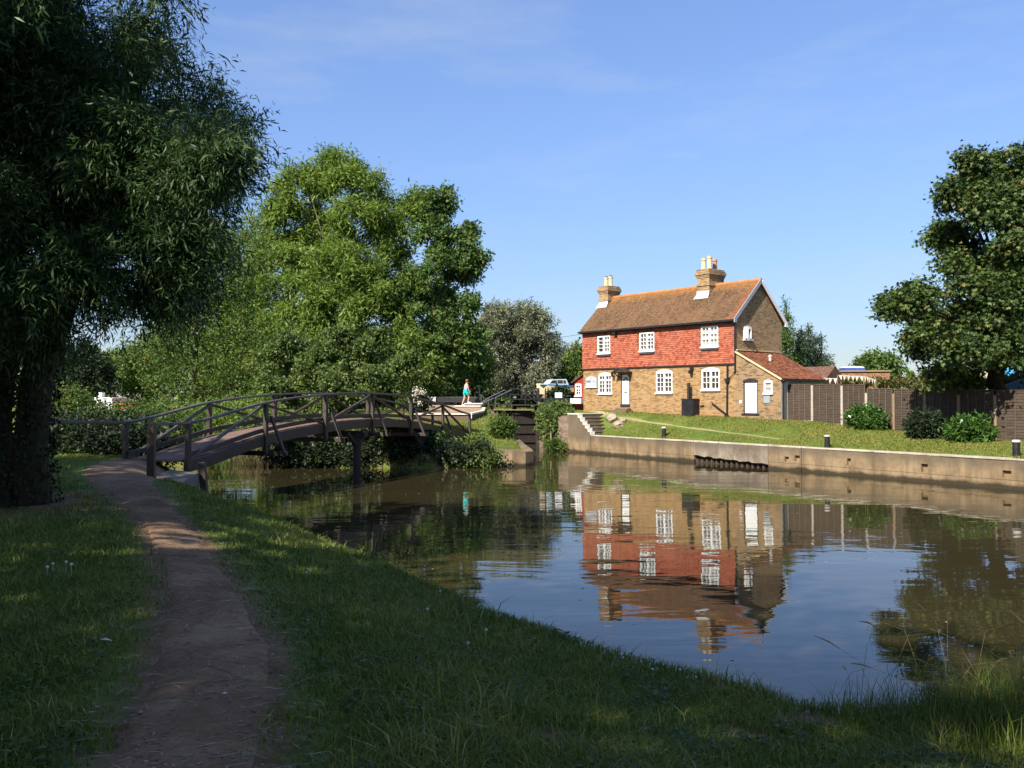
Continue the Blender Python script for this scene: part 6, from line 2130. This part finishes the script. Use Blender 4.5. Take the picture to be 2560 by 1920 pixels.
for p, h_, d_ in zip(P0, hs_, dirs):
    p, d_ = Vector(p), Vector(d_)
    side = Vector((random.gauss(0, .12), random.gauss(0, .1), -.04))
    pts_ = [p, p + d_ * h_ * .5, p + d_ * h_ * .85 + side * .5, p + d_ * h_ + side * 1.6]
    stalks.tube(pts_, [.0022, .0018, .0014, .0008], 4)
    if random.random() < .6:
        a_, b_ = pts_[2], pts_[3]
        e_ = b_ + (b_ - a_) * .5 - Vector((0, 0, .02))
        stalks.tube([a_.lerp(b_, .6), b_, e_], [.0025, .0055, .002], 5)
o = stalks.build('seeding_stalks', None)
o.data.materials.append(plain('seed_straw', (.25, .23, .10), .3, 9, .8))
o['kind'] = 'stuff'

# short turf of the far lawn
r = np.random.default_rng(300)
n = 130000
t_, s_ = r.uniform(-6, 27, n), np.where(r.random(n) < .04, r.uniform(.33, .5, n), r.uniform(.45, 6.2, n))
X = Q0[0] + TD[0] * t_ + ND[0] * s_
Y = Q0[1] + TD[1] * t_ + ND[1] * s_
lx = (X - 11.6) * .64 - (Y - 46) * .768
ly = (X - 11.6) * .768 + (Y - 46) * .64
k = ~((lx > HL - 1.6) & (lx < LX + .1) & (ly > -.08)) & (line_dist(X, Y, LAWN_WORN) > .14 + .12 * r.random(n)) & ~((t_ > 23.7) & (s_ < 1.95)) & (line_dist(X, Y, FP) > .05)
X, Y = X[k], Y[k]
n = len(X)
pt = wob(X, Y, 1.1, 91) + .7 * wob(X, Y, 4, 92)
k = r.random(n) < np.clip(.55 + .6 * pt, .06, 1)
X, Y, pt = X[k], Y[k], pt[k]
n = len(X)
P = np.stack([X, Y, ground_z(X, Y) - .01], -1)
g = blades(P, r.uniform(.035, .10, n), r.uniform(.018, .034, n), r.uniform(.1, .8, n), r, np.clip(.5 + .25 * pt + r.normal(0, .16, n), 0, 1), M_lawnblade, 'lawn_grass')
g['kind'] = 'stuff'
n = 26000
X, Y = r.uniform(-9, 1, n), r.uniform(40.5, 62, n)
k = (shore(X, Y) > .25) & ~((Y > 52.8) & (Y < 58.7) & (X > -8.4)) & (wob(X, Y, 1.2, 95) > -.45) & ~((X < -5) & (Y < 50))
X, Y = X[k], Y[k]
n = len(X)
P = np.stack([X, Y, ground_z(X, Y) - .01], -1)
g = blades(P, r.uniform(.05, .15, n), r.uniform(.02, .038, n), r.uniform(.1, .7, n), r, np.clip(.42 + .25 * wob(X, Y, 1.5, 96) + r.normal(0, .16, n), 0, 1), M_lawnblade, 'island_grass')
g['kind'] = 'stuff'

# straw, twigs and fallen willow leaves on the path
r = np.random.default_rng(400)
n = 4200
tq_ = r.random(n) ** 1.5 * 15
X = np.interp(tq_ + 3.4, [p[1] for p in TOWPATH[:10]], [p[0] for p in TOWPATH[:10]]) + r.normal(0, .36, n)
Y = tq_ + 3.4
th = r.normal(.15, .75, n)
long_ = r.random(n) < .22
P = np.stack([X, Y, ground_z(X, Y) + .027], -1)
A = np.stack([np.cos(th), np.sin(th), r.normal(0, .03, n)], -1)
V, F = leaf_quads(P, unit(A), unit(np.array((0, -.1, 1.)) + r.normal(0, .25, (n, 3))), np.where(long_, r.uniform(.08, .26, n), r.uniform(.018, .06, n)), np.where(long_, .0045, r.uniform(.005, .013, n)), .03)
o = fast_mesh('straw_litter', V, F, M_straw, tone=np.clip(np.where(long_, r.normal(.5, .25, n), r.normal(.16, .2, n)), 0, 1))
o['kind'] = 'stuff'
for i, (x, y, sz, lab) in enumerate(((248, 1618, .05, 'curled pale leaf on the grass left of the path'), (552, 1748, .03, 'single pale fallen leaf on the bare path'), (655, 1808, .04, 'yellow fallen leaf by the right edge of the path'), (760, 1820, .035, 'yellow fallen leaf in the grass right of the path'))):
    p = ground_pt(x, y)
    V, F = leaf_quads(np.array([p + (0, 0, .05 if i in (0, 3) else .03)]), np.array([[.95, .3, -.08]]), np.array([[.1, -.12, 1.]]), np.array([sz * 1.7]), np.array([sz * .7]), .12)
    o = fast_mesh('fallen_leaf', V, F, M_bunt if i < 2 else M_yellow, tone=[.9])
    tag(o, lab, 'leaf')

# grit and small stones trodden into the path
n = 1500
tq_ = r.random(n) ** 1.3 * 13
X = np.interp(tq_ + 3.2, [p[1] for p in TOWPATH[:10]], [p[0] for p in TOWPATH[:10]]) + r.normal(0, .3, n)
Y = tq_ + 3.2
sz = r.lognormal(math.log(.006), .45, n)
O8 = np.array([(1, 0, 0), (0, 1, 0), (-1, 0, 0), (0, -1, 0), (0, 0, .7), (0, 0, -.7)])
Vp = (O8[None] * r.uniform(.6, 1.3, (n, 6, 1)) * sz[:, None, None] + np.stack([X, Y, ground_z(X, Y) + .024], -1)[:, None, :]).reshape(-1, 3)
T8 = np.array([(0, 1, 4), (1, 2, 4), (2, 3, 4), (3, 0, 4), (1, 0, 5), (2, 1, 5), (3, 2, 5), (0, 3, 5)])
o = fast_mesh('path_grit', Vp, (T8[None] + 6 * np.arange(n)[:, None, None]).reshape(-1, 3), plain('grit', (.30, .23, .17), .4, 40, .9))
o['kind'] = 'stuff'

# specks of leaf and seed afloat on the water
n = 160
fx, fy = r.uniform(-9, 12, n), r.uniform(10, 42, n)
k = shore(fx, fy) < -.4
fx, fy = fx[k], fy[k]
n = len(fx)
th = r.uniform(0, 6.28, n)
V, F = leaf_quads(np.stack([fx, fy, np.full(n, .006)], -1), np.stack([np.cos(th), np.sin(th), th * 0], -1), np.tile([0, 0, 1.], (n, 1)), r.uniform(.03, .09, n), r.uniform(.02, .05, n), .0)
o = fast_mesh('floating_leaves', V, F, M_straw, tone=r.uniform(.3, 1, n))
o['kind'] = 'stuff'

# clover heads
r = np.random.default_rng(410)
cl0 = None
M_clover = plain('clover_white', (.55, .55, .47), .2, 60, .9)
for x, y in [(1170, 1648), (1215, 1602), (1440, 1610), (1512, 1645), (1632, 1650), (1632, 1704), (1656, 1668), (1700, 1700), (1740, 1722), (1590, 1672), (1320, 1560), (1100, 1500), (1068, 1550), (2035, 1760), (2190, 1706), (2285, 1690), (2400, 1712), (2440, 1700), (2480, 1715), (2310, 1730), (2180, 1700), (165, 1436), (132, 1440), (178, 1442), (118, 1448), (770, 1445), (765, 1452), (2270, 1696)]:
    p = ground_pt(x, y)
    if cl0 is None:
        mb = MB()
        mb.tube([(0, 0, -.07), (0, 0, -.002), (0, 0, .004), (0, 0, .012), (0, 0, .019)], [.0016, .0016, .010, .0115, .006], 9)
        cl0 = c = mb.build('clover_flower', M_clover, smooth=False)
        tag(c, 'small white clover flower head in the near bank grass', 'clover', 'white clover flowers on the near bank')
    else:
        c = cl0.copy()
        COL.objects.link(c)
    s_ = random.uniform(.8, 1.35)
    c.location, c.scale = (p[0], p[1], p[2] + random.uniform(.07, .11)), (s_, s_, s_)
